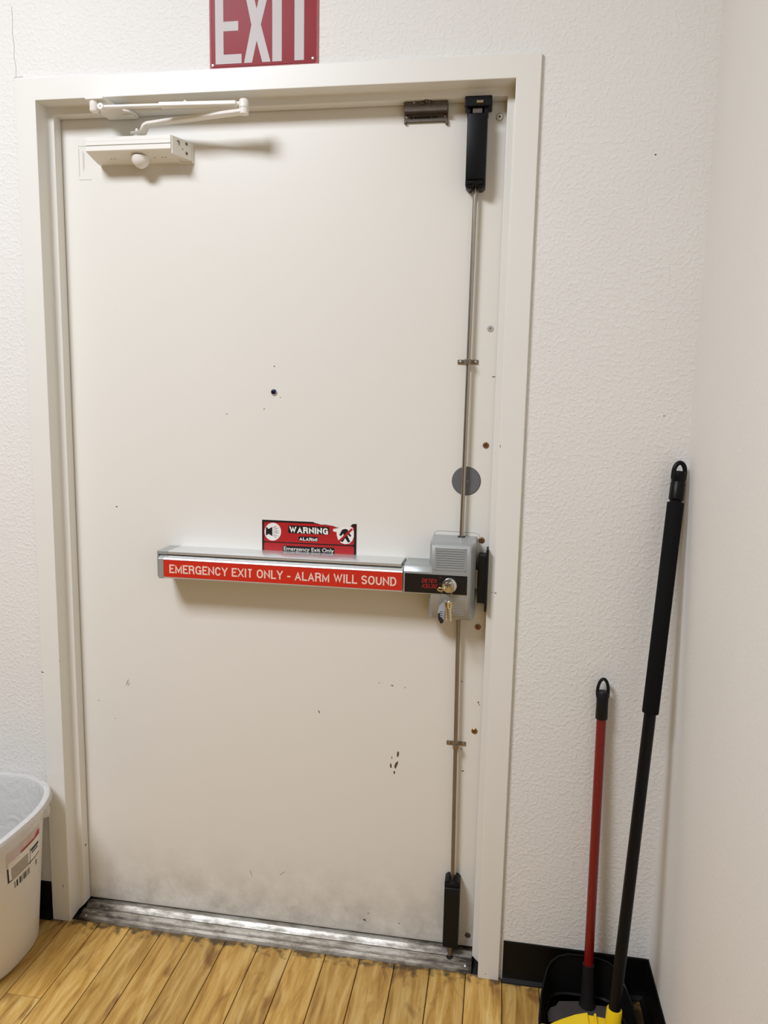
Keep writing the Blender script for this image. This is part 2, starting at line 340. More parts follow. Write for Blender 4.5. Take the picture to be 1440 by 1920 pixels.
# vinyl wood planks
def plank_mat():
    m = mat('honey_wood_plank', srgb(200, 155, 88), 0.42, spec=0.4); nt = m.node_tree; N = nt.nodes; L = nt.links; b = N['Principled BSDF']
    tc = N.new('ShaderNodeTexCoord'); oi = N.new('ShaderNodeObjectInfo')
    off = N.new('ShaderNodeVectorMath'); off.operation = 'SCALE'; L.new(oi.outputs['Random'], off.inputs['Scale']); off.inputs[0].default_value = (7.0, 13.0, 3.0)
    ad = N.new('ShaderNodeVectorMath'); ad.operation = 'ADD'; L.new(tc.outputs['Object'], ad.inputs[0]); L.new(off.outputs[0], ad.inputs[1])
    mp = N.new('ShaderNodeMapping'); mp.inputs['Scale'].default_value = (1, 0.11, 1); L.new(ad.outputs[0], mp.inputs[0])
    g = N.new('ShaderNodeTexNoise'); g.inputs['Scale'].default_value = 55; g.inputs['Detail'].default_value = 7; g.inputs['Roughness'].default_value = 0.62; g.inputs['Distortion'].default_value = 0.6
    L.new(mp.outputs[0], g.inputs['Vector'])
    cr = N.new('ShaderNodeValToRGB'); e = cr.color_ramp.elements
    e[0].position = 0.3; e[0].color = srgb(156, 112, 48); e[1].position = 0.70; e[1].color = srgb(222, 188, 118)
    e2 = e.new(0.5); e2.color = srgb(198, 155, 80)
    L.new(g.outputs['Fac'], cr.inputs[0])
    # broad reddish heartwood flames
    mp2 = N.new('ShaderNodeMapping'); mp2.inputs['Scale'].default_value = (1, 0.3, 1); L.new(ad.outputs[0], mp2.inputs[0])
    k = N.new('ShaderNodeTexNoise'); k.inputs['Scale'].default_value = 17; k.inputs['Detail'].default_value = 3; k.inputs['Distortion'].default_value = 1.2
    L.new(mp2.outputs[0], k.inputs['Vector'])
    kr = N.new('ShaderNodeMapRange'); kr.inputs['From Min'].default_value = 0.57; kr.inputs['From Max'].default_value = 0.72; kr.inputs['To Max'].default_value = 0.8
    L.new(k.outputs['Fac'], kr.inputs['Value'])
    mx = N.new('ShaderNodeMix'); mx.data_type = 'RGBA'; mx.inputs['B'].default_value = srgb(124, 80, 40)
    L.new(kr.outputs['Result'], mx.inputs['Factor']); L.new(cr.outputs[0], mx.inputs['A'])
    # board to board tone
    hs = N.new('ShaderNodeHueSaturation'); L.new(mx.outputs['Result'], hs.inputs['Color'])
    vr = N.new('ShaderNodeMapRange'); vr.inputs['To Min'].default_value = 0.82; vr.inputs['To Max'].default_value = 1.12; L.new(oi.outputs['Random'], vr.inputs['Value'])
    L.new(vr.outputs['Result'], hs.inputs['Value'])
    # trodden dirt line along the door wall, painted shade along the right wall (plank objects sit at y<0, both measured in world metres)
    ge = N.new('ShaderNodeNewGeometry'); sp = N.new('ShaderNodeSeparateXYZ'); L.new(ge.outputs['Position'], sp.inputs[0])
    dn = N.new('ShaderNodeTexNoise'); dn.inputs['Scale'].default_value = 45; dn.inputs['Detail'].default_value = 6; L.new(ge.outputs['Position'], dn.inputs['Vector'])
    dr = N.new('ShaderNodeMapRange'); dr.inputs['From Min'].default_value = -0.055; dr.inputs['From Max'].default_value = 0.0; L.new(sp.outputs['Y'], dr.inputs['Value'])
    dm = N.new('ShaderNodeMath'); dm.operation = 'MULTIPLY_ADD'; dm.inputs[1].default_value = 2.2; dm.inputs[2].default_value = -1.05; L.new(dn.outputs['Fac'], dm.inputs[0])
    da = N.new('ShaderNodeMath'); da.operation = 'ADD'; L.new(dr.outputs['Result'], da.inputs[0]); L.new(dm.outputs[0], da.inputs[1])
    xr = N.new('ShaderNodeMapRange'); xr.inputs['From Min'].default_value = 1.44; xr.inputs['From Max'].default_value = 1.47; L.new(sp.outputs['X'], xr.inputs['Value'])  # floor shade beside the right wall, painted into the plank colour
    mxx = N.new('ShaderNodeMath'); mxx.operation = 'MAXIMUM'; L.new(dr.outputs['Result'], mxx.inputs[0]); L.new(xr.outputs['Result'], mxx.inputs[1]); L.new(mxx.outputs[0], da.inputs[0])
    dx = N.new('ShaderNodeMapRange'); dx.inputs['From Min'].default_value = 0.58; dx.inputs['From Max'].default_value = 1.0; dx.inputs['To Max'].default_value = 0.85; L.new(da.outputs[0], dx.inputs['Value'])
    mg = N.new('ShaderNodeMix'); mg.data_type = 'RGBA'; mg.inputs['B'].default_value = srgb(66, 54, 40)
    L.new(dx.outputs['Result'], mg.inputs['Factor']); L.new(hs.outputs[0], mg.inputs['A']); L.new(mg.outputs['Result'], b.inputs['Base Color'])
    bp = N.new('ShaderNodeBump'); bp.inputs['Strength'].default_value = 0.15; bp.inputs['Distance'].default_value = 0.0005
    L.new(g.outputs['Fac'], bp.inputs['Height']); L.new(bp.outputs['Normal'], b.inputs['Normal'])
    return m
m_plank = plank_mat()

# see-through plastic film
def film_mat():
    m = bpy.data.materials.new('white_film'); m.use_nodes = True; nt = m.node_tree; N = nt.nodes; L = nt.links
    for n in list(N): N.remove(n)
    out = N.new('ShaderNodeOutputMaterial'); p = N.new('ShaderNodeBsdfPrincipled'); p.inputs['Base Color'].default_value = srgb(240, 239, 236); p.inputs['Roughness'].default_value = 0.3
    tl = N.new('ShaderNodeBsdfTranslucent'); tl.inputs[0].default_value = srgb(240, 239, 236)
    tr = N.new('ShaderNodeBsdfTransparent')
    a = N.new('ShaderNodeMixShader'); a.inputs[0].default_value = 0.3; L.new(p.outputs[0], a.inputs[1]); L.new(tl.outputs[0], a.inputs[2])
    b = N.new('ShaderNodeMixShader'); b.inputs[0].default_value = 0.3; L.new(a.outputs[0], b.inputs[1]); L.new(tr.outputs[0], b.inputs[2])
    tc = N.new('ShaderNodeTexCoord'); n = N.new('ShaderNodeTexNoise'); n.inputs['Scale'].default_value = 22; n.inputs['Detail'].default_value = 5; n.inputs['Distortion'].default_value = 1.5
    L.new(tc.outputs['Object'], n.inputs['Vector']); bp = N.new('ShaderNodeBump'); bp.inputs['Strength'].default_value = 0.7; bp.inputs['Distance'].default_value = 0.01
    L.new(n.outputs['Fac'], bp.inputs['Height']); L.new(bp.outputs[0], p.inputs['Normal'])
    L.new(b.outputs[0], out.inputs[0]); return m
m_film = film_mat()

# ------------------------------------------------------------------ setting
XL, XR, YF = -3.4, 1.5195, -5.2
W, H, P = 1.175, 2.089, 0.010          # door frame outer size, how far it stands proud
FW, FH, ST = 0.0501, 0.0475, 0.0161    # face width, head width, stop projection
YS, YD = 0.0334, 0.0640                # stop front, door face

bm = bmesh.new()
box(bm, XL-0.12, 0.004, 0, 0.14, -0.02, CEIL+0.1)
box(bm, W-0.004, XR+0.12, 0, 0.14, -0.02, CEIL+0.1)
box(bm, 0.004, W-0.004, 0, 0.14, H-0.004, CEIL+0.1)
wall_back = struct(finish('wall_back', bm, m_wall))
wall_right = struct(finish('wall_right', B(XR, XR+0.12, YF, 0, -0.02, CEIL+0.1), m_wallr))
struct(finish('wall_left', B(XL-0.12, XL, YF, 0, -0.02, CEIL+0.1), m_far))
struct(finish('wall_front', B(XL-0.12, XR+0.12, YF-0.12, YF, -0.02, CEIL+0.1), m_far))
struct(finish('ceiling', B(XL, XR, YF, 0, CEIL, CEIL+0.1), m_ceil))
floor = struct(finish('floor', B(XL-0.12, XR+0.12, YF-0.12, 0.14, -0.06, -0.005), m_dark))

# crack in the plaster over the left frame corner
bm = bmesh.new()
cr = [(-0.0045, 2.245), (-0.0035, 2.215), (-0.0055, 2.19), (-0.0025, 2.165), (-0.004, 2.14), (-0.0005, 2.118), (-0.0015, 2.0975)]
for (a, b_), (c, d) in zip(cr, cr[1:]): flat_poly(bm, [(a-.0004, b_), (a+.0004, b_), (c+.0004, d), (c-.0004, d)], -0.0003, 0.0004)
for (a, b_), (c, d) in zip([(-0.007, 2.0945), (-0.003, 2.097), (0.008, 2.0966)], [(-0.003, 2.097), (0.008, 2.0966), (0.016, 2.0972)]):
    flat_poly(bm, [(a, b_-.0004), (a, b_+.0004), (c, d+.0004), (c, d-.0004)], -0.0003, 0.0004)
finish('crack', bm, m_pencil, wall_back, label='hairline crack')

# planks
PITCH = 0.0878
x = 0.6564
while x-PITCH > XL: x -= PITCH
col = 0
meshes = {}
def plank_mesh(wd, ln):
    key = (round(wd, 4), round(ln, 4))
    if key not in meshes:
        b = B(0.0010, wd-0.0010, 0.0007, ln-0.0007, -0.0045, 0.0, bev=0.0007, seg=1)
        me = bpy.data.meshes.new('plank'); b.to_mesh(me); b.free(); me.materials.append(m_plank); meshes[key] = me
    return meshes[key]
LN = 0.914
xx = x-PITCH
while xx < XR-0.002:
    x0 = max(xx, XL); x1 = min(xx+PITCH, XR)
    near = abs(xx-(0.6564-7*PITCH)) < 0.01
    yb = -0.257 if near else -((col*0.377+0.52) % LN)
    if not near and yb > -0.42: yb -= 0.35      # no board end shows in the strip before the door
    top = 0.0
    while top > YF+0.01:
        bot = max(yb, YF)
        if top-bot > 0.01 and x1-x0 > 0.004:
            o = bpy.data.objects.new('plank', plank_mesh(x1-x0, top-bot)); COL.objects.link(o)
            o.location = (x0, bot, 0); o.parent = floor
        top = bot; yb = bot-LN
    xx += PITCH; col += 1

# frame
prof = [(0, 0.0, 0), (0, -P, 0), (FW, -P, 0), (FW, YS, 0.006), (FW+ST, YS, 0.022), (FW+ST, YD-0.0032, 0.022), (FW+0.0005, YD-0.0032, 0.022), (FW+0.0005, 0.125, 0), (0.0045, 0.125, 0), (0.0045, 0.0, 0)]
bm = bmesh.new(); rows = []
for u, y, zb in prof:
    v = u if u < 0.01 else u-(FW-FH)
    rows.append([bm.verts.new(c) for c in ((u, y, zb), (u, y, H-v), (W-u, y, H-v), (W-u, y, zb))])
n = len(rows)
for i in range(n):
    a, b_ = rows[i], rows[(i+1) % n]
    for k in range(3): bm.faces.new((a[k], a[k+1], b_[k+1], b_[k]))
bm.faces.new([r[0] for r in rows]); bm.faces.new([r[3] for r in rows])
bmesh.ops.recalc_face_normals(bm, faces=bm.faces)
eds = [e for e in bm.edges if len(e.link_faces) == 2 and e.calc_face_angle(0) > 0.5 and abs((e.verts[0].co-e.verts[1].co).length) > 0.5 and e.verts[0].co.y < 0.06]
bmesh.ops.bevel(bm, geom=eds, offset=0.0014, segments=2, affect='EDGES', profile=0.5)
trim = struct(finish('trim_1', bm, m_frame)); trim['label'] = 'white painted steel door frame'

# baseboards: cove profile
def cove(x0, x1, name):
    pr = [(0, 0), (-0.017, 0), (-0.016, 0.002), (-0.008, 0.008), (-0.0045, 0.018), (-0.0035, 0.03), (-0.0035, 0.0985), (-0.0025, 0.1007), (0, 0.1007)]
    return prism(bmesh.new(), pr, 'x', x0, x1)
struct(finish('baseboard_back', cove(W+0.0085, XR-0.0045, ''), m_vinyl, smooth=False))
struct(finish('baseboard_left', cove(XL, -0.001, ''), m_vinyl))
pr = [(XR, 0), (XR-0.017, 0), (XR-0.016, 0.002), (XR-0.008, 0.008), (XR-0.0045, 0.018), (XR-0.0035, 0.03), (XR-0.0035, 0.0985), (XR-0.0025, 0.1007), (XR, 0.1007)]
struct(finish('baseboard_right', prism(bmesh.new(), pr, 'y', YF, -0.0005), m_vinyl))

# ------------------------------------------------------------------ door
door = struct(finish('door_1', B(0.0535, W-0.0535, YD, YD+0.044, 0.0215, H-0.0515, bev=0.0012), m_door))
door['label'] = 'white painted steel exit door'
bolts = [(1.0934, 1.9944, 'ring'), (1.0916, 1.549, 'steel'), (1.092, 1.2878, 'brass'), (1.0909, 1.0668, 'brass'), (1.0903, 0.8571, 'brass'), (1.092, 0.5968, 'brass'), (1.0959, 0.0528, 'dark')]
lab = {'ring': 'painted over bolt head with bare ring', 'steel': 'bright steel bolt head', 'brass': 'tarnished brass bolt head', 'dark': 'dark rusted bolt head'}
for bx_, bz_, k in bolts:
    mm = {'ring': m_frame, 'steel': m_alu, 'brass': m_brass, 'dark': m_rust}[k]
    r = 0.0071
    bt = finish('bolt', tube((bx_, YD, bz_), (bx_, YD-0.003, bz_), [(0, r), (0.45, r), (1, r*0.72)], 20), mm, door, smooth=True, label=lab[k])
    finish('socket', disc_y(bx_, bz_, YD-0.0028, YD-0.0033, 0.0022, 6), m_dark if k != 'steel' else m_steel2, bt)
    if k == 'ring':
        b = bmesh.new(); sweep(b, [(bx_+0.0075*math.cos(t*math.pi/12), YD-0.0002, bz_+0.0075*math.sin(t*math.pi/12)) for t in range(24)], 0.0006, 6, closed=True)
        finish('worn_ring', b, m_steel2, bt)
pl = finish('cover_plate', tube((1.0503, YD, 1.2040), (1.0503, YD-0.0022, 1.2040), [(0, .0325), (.6, .0325), (1, .0315)], 48), m_disc, door, smooth=True, label='round grey cover plate')
finish('screw', disc_y(1.0528, 1.2035, YD-0.002, YD-0.0032, 0.0026, 14, bev=0.0005), m_steel, pl)
finish('rim_ring', tube((1.0503, YD, 1.2040), (1.0503, YD-0.0008, 1.2040), [(0, .0335), (1, .0332)], 48), m_dark, pl)
pv = finish('door_viewer', tube((0.5883, YD, 1.3998), (0.5883, YD-0.004, 1.3998), [(0, .0075), (.6, .0075), (1, .0062)], 24), m_chrome, door, smooth=True, label='small chrome peephole')
b = bmesh.new(); bmesh.ops.create_uvsphere(b, u_segments=16, v_segments=10, radius=0.0058); bmesh.ops.scale(b, vec=(1, 0.5, 1), verts=b.verts); bmesh.ops.translate(b, vec=(0.5883, YD-0.0035, 1.3998), verts=b.verts)
finish('lens', b, m_glass, pv, smooth=True)

def chip(cx, cz, rx, rz, ang=0, name='paint_chip', m=None, parent=None, y=None):
    n_ = 11; ca, sa = math.cos(ang), math.sin(ang); pts = []
    for i in range(n_):
        t = 2*math.pi*i/n_; q = random.uniform(0.72, 1.15); a_, b2 = rx*q*math.cos(t), rz*q*math.sin(t)
        pts.append((cx+a_*ca-b2*sa, cz+a_*sa+b2*ca))
    y = YD-0.0002 if y is None else y
    return finish(name, flat_poly(bmesh.new(), pts, y, 0.0004), m or m_scuff, parent or door)
for c in [(0.9065, 0.5185, .0032, .0090, -.1), (0.9030, 0.4905, .0035, .0110, -.3), (0.8985, 0.4700, .0022, .0050, 0), (0.8895, 0.4870, .0026, .0068, 0), (0.8915, 0.5080, .0010, .0042, 0.1),
          (0.8885, 0.6950, .0042, .0012, -.35), (0.9200, 0.6925, .0013, .0013, 0), (0.1772, 1.1078, .0026, .0020, 0), (0.5890, 1.4595, .0016, .0016, 0), (1.0675, 0.4910, .0040, .0017, .4),
          (1.062, 0.548, .0010, .0040, 0), (0.1105, 0.5905, .0018, .0015, 0), (0.705, 0.6116, .0014, .0050, .5), (0.8300, 0.0580, .0042, .0026, -.4), (0.8400, 0.0780, .0014, .0014, 0), (0.9200, 0.0600, .0018, .0014, 0),
          (1.0985, 0.6700, .0018, .0030, .4), (1.1010, 0.6640, .0020, .0010, 0), (1.0575, 0.7190, .0014, .0020, 0), (1.1030, 1.4425, .0040, .0012, 0), (0.8560, 0.6990, .0012, .0012, 0), (0.6040, 1.3870, .0018, .0008, 0),
          (0.5640, 1.3590, .0024, .0009, .1), (0.1560, 0.5450, .0012, .0012, 0)]: chip(*c)
for c in [(0.1925, 0.6470, .0012, .0110, -.35), (0.1965, 0.6430, .0009, .0060, -.3), (0.610, 0.160, .012, .0008, .7), (0.5250, 0.1500, .0008, .010, 0.3), (0.47, 1.345, .004, .0009, 0)]: chip(*c, name='scuff_mark', m=m_pencil)
# pencilled mounting marks left of the closer, paint ridge round the alarm box
for a in [(0.107, 1.9655, 0.140, 1.9650), (0.107, 1.8900, 0.140, 1.8900), (0.1185, 1.9550, 0.1190, 1.9100), (0.1215, 1.9500, 0.1215, 1.9150), (0.1085, 1.9600, 0.1085, 1.8980)]:
    x0, z0, x1, z1 = a; d = Vector((x1-x0, z1-z0)); d.normalize(); nx, nz = -d.y*.0004, d.x*.0004
    finish('pencil_mark', flat_poly(bmesh.new(), [(x0-nx, z0-nz), (x0+nx, z0+nz), (x1+nx, z1+nz), (x1-nx, z1-nz)], YD-0.0001, 0.0003), m_pencil, door)
b = bmesh.new(); sweep(b, [(0.979, YD, 1.070), (0.980, YD, 1.080), (0.986, YD, 1.0845), (1.03, YD, 1.084), (1.075, YD, 1.083), (1.084, YD, 1.080), (1.089, YD, 1.070)], 0.0005, 6)
finish('paint_ridge', b, m_pencil, door)

# threshold
t = thing('threshold', 'dirty ribbed aluminium threshold under the white exit door', 'threshold', (0.587, 0.03, 0))
pr = [(0.0015, -0.004), (0.0035, 0.0052), (0.0110, 0.0085), (0.0120, 0.0055), (0.0150, 0.0055), (0.0170, 0.0098), (0.0240, 0.0122), (0.0330, 0.0118), (0.0350, 0.0088), (0.0385, 0.0088), (0.0440, 0.0150), (0.0500, 0.0195), (0.0530, 0.0195), (0.0550, 0.0165), (0.1200, 0.0165), (0.1200, -0.004)]
finish('sill', prism(bmesh.new(), pr, 'x', FW+0.0165, W-FW-0.0165), m_thr, t)
for a in ((0.0121, 0.0149, 0.0062), (0.0351, 0.0384, 0.0098)): finish('groove_dirt', B(FW+0.0165, W-FW-0.0165, a[0], a[1], a[2]-0.0015, a[2]), m_rust, t, label='dirt packed groove')
finish('bolt_hole', tube((1.0535, 0.0300, 0.0122), (1.0535, 0.0300, 0.0128), [(0, .0085), (1, .0085)], 20), m_dark, t, label='dark latch hole')
finish('screw', tube((0.0850, 0.0115, 0.004), (0.0850, 0.0085, 0.0095), [(0, .0028), (1, .0022)], 12), m_alu, t)
finish('screw', tube((1.0930, 0.0155, 0.004), (1.0930, 0.0100, 0.0100), [(0, .0032), (1, .0022)], 12), m_alu, t)

# ------------------------------------------------------------------ exit device (alarmed crash bar with two vertical rods)
ed = thing('exit_device', 'long grey alarmed push bar with red lettered strip and two vertical rods on white door', 'exit device', (0.7, YD, 0.98))
ZB, ZT = 0.9515, 1.0165
# base channel and top cover
b = bmesh.new(); box(b, 0.3255, 0.9185, 0.030, YD, 0.953, 1.0085)
finish('channel', b, m_gray, ed)
finish('top_cover', prism(bmesh.new(), [(YD, ZT), (-0.0075, ZT), (-0.0100, 1.0152), (-0.0104, 1.0135), (-0.0100, 1.0092), (-0.0070, 1.0085), (YD, 1.0085)], 'x', 0.3470, 0.9128), m_alu, ed, smooth=True)
b = bmesh.new(); box(b, 0.3188, 0.3460, -0.0096, YD, 1.0080, ZT-0.0002, bev=0.0008); box(b, 0.3188, 0.3232, -0.0090, YD, 0.9525, 1.0085, bev=0.0006); box(b, 0.3188, 0.3270, 0.0, YD, 0.9505, 0.9540, bev=0.0004)
finish('end_cap', b, m_gray, ed)
pr = [(0.034, 1.0062), (-0.0040, 1.0062), (-0.0080, 1.0056), (-0.0135, 1.0030), (-0.0172, 0.9990), (-0.0178, 0.9975), (-0.0170, 0.9968), (-0.0170, 0.9550), (-0.0176, 0.9545), (-0.0176, 0.9525), (-0.0150, 0.9510), (0.034, 0.9510)]
pb = finish('push_rail', prism(bmesh.new(), pr, 'x', 0.3262, 0.9172), m_alu, ed, smooth=True)
finish('rail_end', prism(bmesh.new(), [(0.034, 1.0068), (-0.0060, 1.0066), (-0.0140, 1.0035), (-0.0184, 0.9985), (-0.0184, 0.9515), (-0.0150, 0.9500), (0.034, 0.9500)], 'x', 0.3255, 0.3388, bev=0.001), m_gray, pb)
lb = finish('red_strip', B(0.3392, 0.9168, -0.0174, -0.0168, 0.9552, 0.9966), m_red, ed, label='red strip with pale capitals')
letters('lettering', 'EMERGENCY EXIT ONLY - ALARM WILL SOUND', 0.3535, 0.9035, 0.9650, 0.9860, -0.0176, m_pink, lb)
# housing between rail and alarm box
finish('housing', prism(bmesh.new(), [(YD, ZT), (-0.0020, ZT-0.0006), (-0.0080, 1.0130), (-0.0166, 1.0010), (-0.0166, 0.9505), (YD, 0.9505)], 'x', 0.9192, 1.0, bev=0.0012), m_gray, ed, smooth=True)
# alarm box: rings from door to face
bm = bmesh.new()
def ring(x0, x1, zs_ys, dx=0): return None
lv = [0.8880, 0.945, 1.002, 1.0756]
back = [(0.9770, YD), (1.0800, YD)]
G = []
sect = [  # z, [(x,y) around the front at that height]
    (0.8880, [(0.9765, YD), (0.9765, 0.012), (0.9800, 0.006), (1.0765, 0.006), (1.0805, 0.012), (1.0805, YD)]),
    (0.8950, [(0.9765, YD), (0.9765, 0.008), (0.9840, -0.0020), (1.0690, -0.0020), (1.0805, 0.010), (1.0805, YD)]),
    (0.9480, [(0.9765, YD), (0.9765, 0.002), (0.9830, -0.0160), (1.0700, -0.0160), (1.0805, 0.004), (1.0805, YD)]),
    (1.0010, [(0.9765, YD), (0.9765, 0.002), (0.9830, -0.0168), (1.0700, -0.0168), (1.0805, 0.004), (1.0805, YD)]),
    (1.0610, [(0.9765, YD), (0.9765, 0.004), (0.9840, -0.0090), (1.0690, -0.0090), (1.0805, 0.006), (1.0805, YD)]),
    (1.0680, [(0.9765, YD), (0.9765, 0.008), (0.9810, -0.0020), (1.0740, -0.0020), (1.0805, 0.010), (1.0805, YD)]),
    (1.0756, [(0.9785, YD), (0.9785, 0.048), (0.9820, 0.044), (1.0760, 0.044), (1.0795, 0.048), (1.0795, YD)])]
for z, pts in sect: G.append([bm.verts.new((x, y, z)) for x, y in pts])
for a, b_ in zip(G, G[1:]):
    for i in range(5): bm.faces.new((a[i], a[i+1], b_[i+1], b_[i]))
    bm.faces.new((a[5], a[0], b_[0], b_[5]))
bm.faces.new(G[0]); bm.faces.new(G[-1])
bmesh.ops.recalc_face_normals(bm, faces=bm.faces)
bmesh.ops.bevel(bm, geom=[e for e in bm.edges if len(e.link_faces) == 2 and e.calc_face_angle(0) > 0.3 and e.verts[0].co.y < 0.05], offset=0.0018, segments=3, affect='EDGES')
abox = finish('alarm_box', bm, m_gray, ed, smooth=True)
# speaker grille, recessed between slats, following the tilted upper face
def fy(z):  # y of the face at height z
    if z > 1.001: return -0.0168+(z-1.001)/(0.060)*0.0078
    return -0.0160+(0.948-z)/(0.053)*0.0140
bm = bmesh.new()
q = bmesh.new(); v = [q.verts.new(c) for c in ((0.9930, fy(1.0095)-0.0004, 1.0095), (1.0570, fy(1.0095)-0.0004, 1.0095), (1.0570, fy(1.0555)-0.0004, 1.0555), (0.9930, fy(1.0555)-0.0004, 1.0555))]; q.faces.new(v); merge(bm, q)
gr = finish('grille', bm, m_dark, abox, label='dark speaker slots')
NS = 9; pz = (1.0560-1.0090)/NS
for i in range(NS):
    z0 = 1.0090+i*pz; z1 = z0+pz-0.0009
    prism_pts = [(fy(z0)-0.0012, z0), (fy(z1)-0.0012, z1), (fy(z1)+0.002, z1), (fy(z0)+0.002, z0)]
    s_ = finish('slat', prism(bmesh.new(), prism_pts, 'x', 0.9925, 1.0575), m_gray, abox)
b = bmesh.new()
for x0, x1 in ((0.9895, 0.9930), (1.0570, 1.0605)): prism(b, [(fy(1.0075)-0.0012, 1.0075), (fy(1.0575)-0.0012, 1.0575), (fy(1.0575)+0.002, 1.0575), (fy(1.0075)+0.002, 1.0075)], 'x', x0, x1)
for z0, z1 in ((1.0555, 1.0575), (1.0075, 1.0092)): prism(b, [(fy(z0)-0.0012, z0), (fy(z1)-0.0012, z1), (fy(z1)+0.002, z1), (fy(z0)+0.002, z0)], 'x', 0.9895, 1.0605)
finish('grille_frame', b, m_gray, abox)
for i in range(9):
    z0 = 0.9015+i*0.0046; z1 = z0+0.0028
    finish('rib', prism(bmesh.new(), [(fy(z0)-0.0007, z0), (fy(z1)-0.0007, z1), (fy(z1)+0.002, z1), (fy(z0)+0.002, z0)], 'x', 1.030, 1.0600), m_gray, abox)
fp = finish('faceplate', B(0.9225, 1.0640, -0.0177, -0.0160, 0.9535, 0.9968, bev=0.0002, seg=1), m_face, ed, label='black faceplate with red logo')
letters('lettering', 'DETEX', 0.9625, 0.9960, 0.9778, 0.9868, -0.0180, m_redtxt, fp, t=.17, slant=.06)
letters('lettering', 'DETEX', 0.9625, 0.9960, 0.9655, 0.9745, -0.0180, m_redtxt, fp, t=.17, spin=True, slant=.06)
for cx, cz in ((1.0035, 0.9905), (1.0035, 0.9760), (1.0030, 0.9605)): finish('dot', disc_y(cx, cz, -0.0176, -0.0180, 0.0013, 10), m_redtxt, fp)
lk = finish('lock_cylinder', tube((1.0250, -0.0170, 0.9755), (1.0250, -0.0300, 0.9755), [(0, .0172), (.8, .0172), (.93, .0165), (1, .0148)], 40), m_chrome, ed, smooth=True, label='round chrome key lock')
b = bmesh.new(); sweep(b, [(1.0250+0.0098*math.cos(a)*1.05, -0.0302, 0.9765+0.0075*math.sin(a)+(-0.0022 if abs(math.cos(a)) < 0.35 and math.sin(a) > 0 else 0)) for a in [math.radians(-40+26*i) for i in range(11)]], 0.0007, 6)
finish('groove', b, m_steel2, lk)
finish('keyway', B(1.0165, 1.0225, -0.0306, -0.0296, 0.9742, 0.9760), m_dark, lk)

# latch bolt to strike
finish('latch_bolt', B(1.0805, 1.0862, 0.022, 0.048, 0.960, 1.004, bev=0.001), m_steel2, ed)
# rods
def clip_(cx, cz, r):
    g = bmesh.new(); box(g, cx-0.0235, cx+0.0235, YD-0.0022, YD, cz-0.0052, cz+0.0052, bev=0.0009)
    prism(g, [(cx-0.0078, YD), (cx-0.0072, YD-0.0225), (cx-0.0045, YD-0.0262), (cx+0.0045, YD-0.0262), (cx+0.0072, YD-0.0225), (cx+0.0078, YD)], 'z', cz-0.0052, cz+0.0052, bev=0.0008)
    c = finish('rod_guide', g, m_steel2, ed)
    for sx in (-0.0170, 0.0170):
        finish('screw', tube((cx+sx, YD-0.002, cz), (cx+sx, YD-0.0042, cz), [(0, .0036), (.5, .0034), (1, .0018)], 14), m_steel, c, smooth=True)
RY = 0.0475
finish('top_rod', tube((1.0443, RY, 1.066), (1.0475, RY, 1.845), [(0, .0048), (1, .0048)], 18), m_steel, ed, smooth=True)
finish('bottom_rod', tube((1.0532, RY, 0.200), (1.0440, RY, 0.892), [(0, .0048), (1, .0048)], 18), m_steel2, ed, smooth=True)
finish('rod_socket', B(1.0365, 1.0530, 0.040, 0.0555, 1.0748, 1.0762), m_dark, ed)
clip_(1.0445, 1.4745, 0); clip_(1.0492, 0.5620, 0)
# latch covers
def cover(cx, z0, z1, hw, notch_top):
    g = bmesh.new(); yb, yf = YD, 0.0215
    nz = 0.0065
    if notch_top:   # opening for the rod at the top
        out = [(cx-hw, z0+.003), (cx-hw+.003, z0), (cx+hw-.003, z0), (cx+hw, z0+.003), (cx+hw, z1-.006), (cx+hw-.006, z1), (cx+.0075, z1), (cx+.0065, z1-nz), (cx-.0065, z1-nz), (cx-.0075, z1), (cx-hw+.006, z1), (cx-hw, z1-.006)]
    else:
        out = [(cx-hw, z1-.003), (cx-hw+.003, z1), (cx+hw-.003, z1), (cx+hw, z1-.003), (cx+hw, z0+.006), (cx+hw-.006, z0), (cx+.0075, z0), (cx+.0065, z0+nz), (cx-.0065, z0+nz), (cx-.0075, z0), (cx-hw+.006, z0), (cx-hw, z0+.006)]
    prism(g, out, 'y', 0.030, YD, bev=0.0009)
    zc0, zc1 = (z0, z1-0.016) if notch_top else (z0+0.016, z1)
    prism(g, [(cx-hw+.0005, zc0+.001), (cx+hw-.0005, zc0+.001), (cx+hw-.0005, zc1), (cx-hw+.0005, zc1)], 'y', yf, 0.034, bev=0.0030, seg=3)
    zt0, zt1 = (zc1-0.006, z1-nz-0.001) if notch_top else (z0+nz+0.001, zc0+0.006)
    prism(g, [(cx-hw+.004, zt0), (cx+hw-.004, zt0), (cx+hw-.004, zt1), (cx-hw+.004, zt1)], 'y', 0.027, 0.034, bev=0.002)
    return g
finish('top_latch_cover', cover(1.0474, 1.8395, 1.9900, 0.0213, False), m_black, ed, smooth=True, label='glossy black latch cover')
finish('bottom_latch_cover', cover(1.0537, 0.0420, 0.2200, 0.0190, True), m_black2, ed, smooth=True, label='matte black latch cover')
finish('latch_tip', tube((1.0535, 0.0335, 0.0150), (1.0535, 0.0400, 0.045), [(0, .0050), (1, .0062)], 14), m_steel2, ed)
finish('top_latch', B(1.0370, 1.0570, 0.030, 0.052, 1.9880, 2.0025, bev=0.001), m_rust, ed)

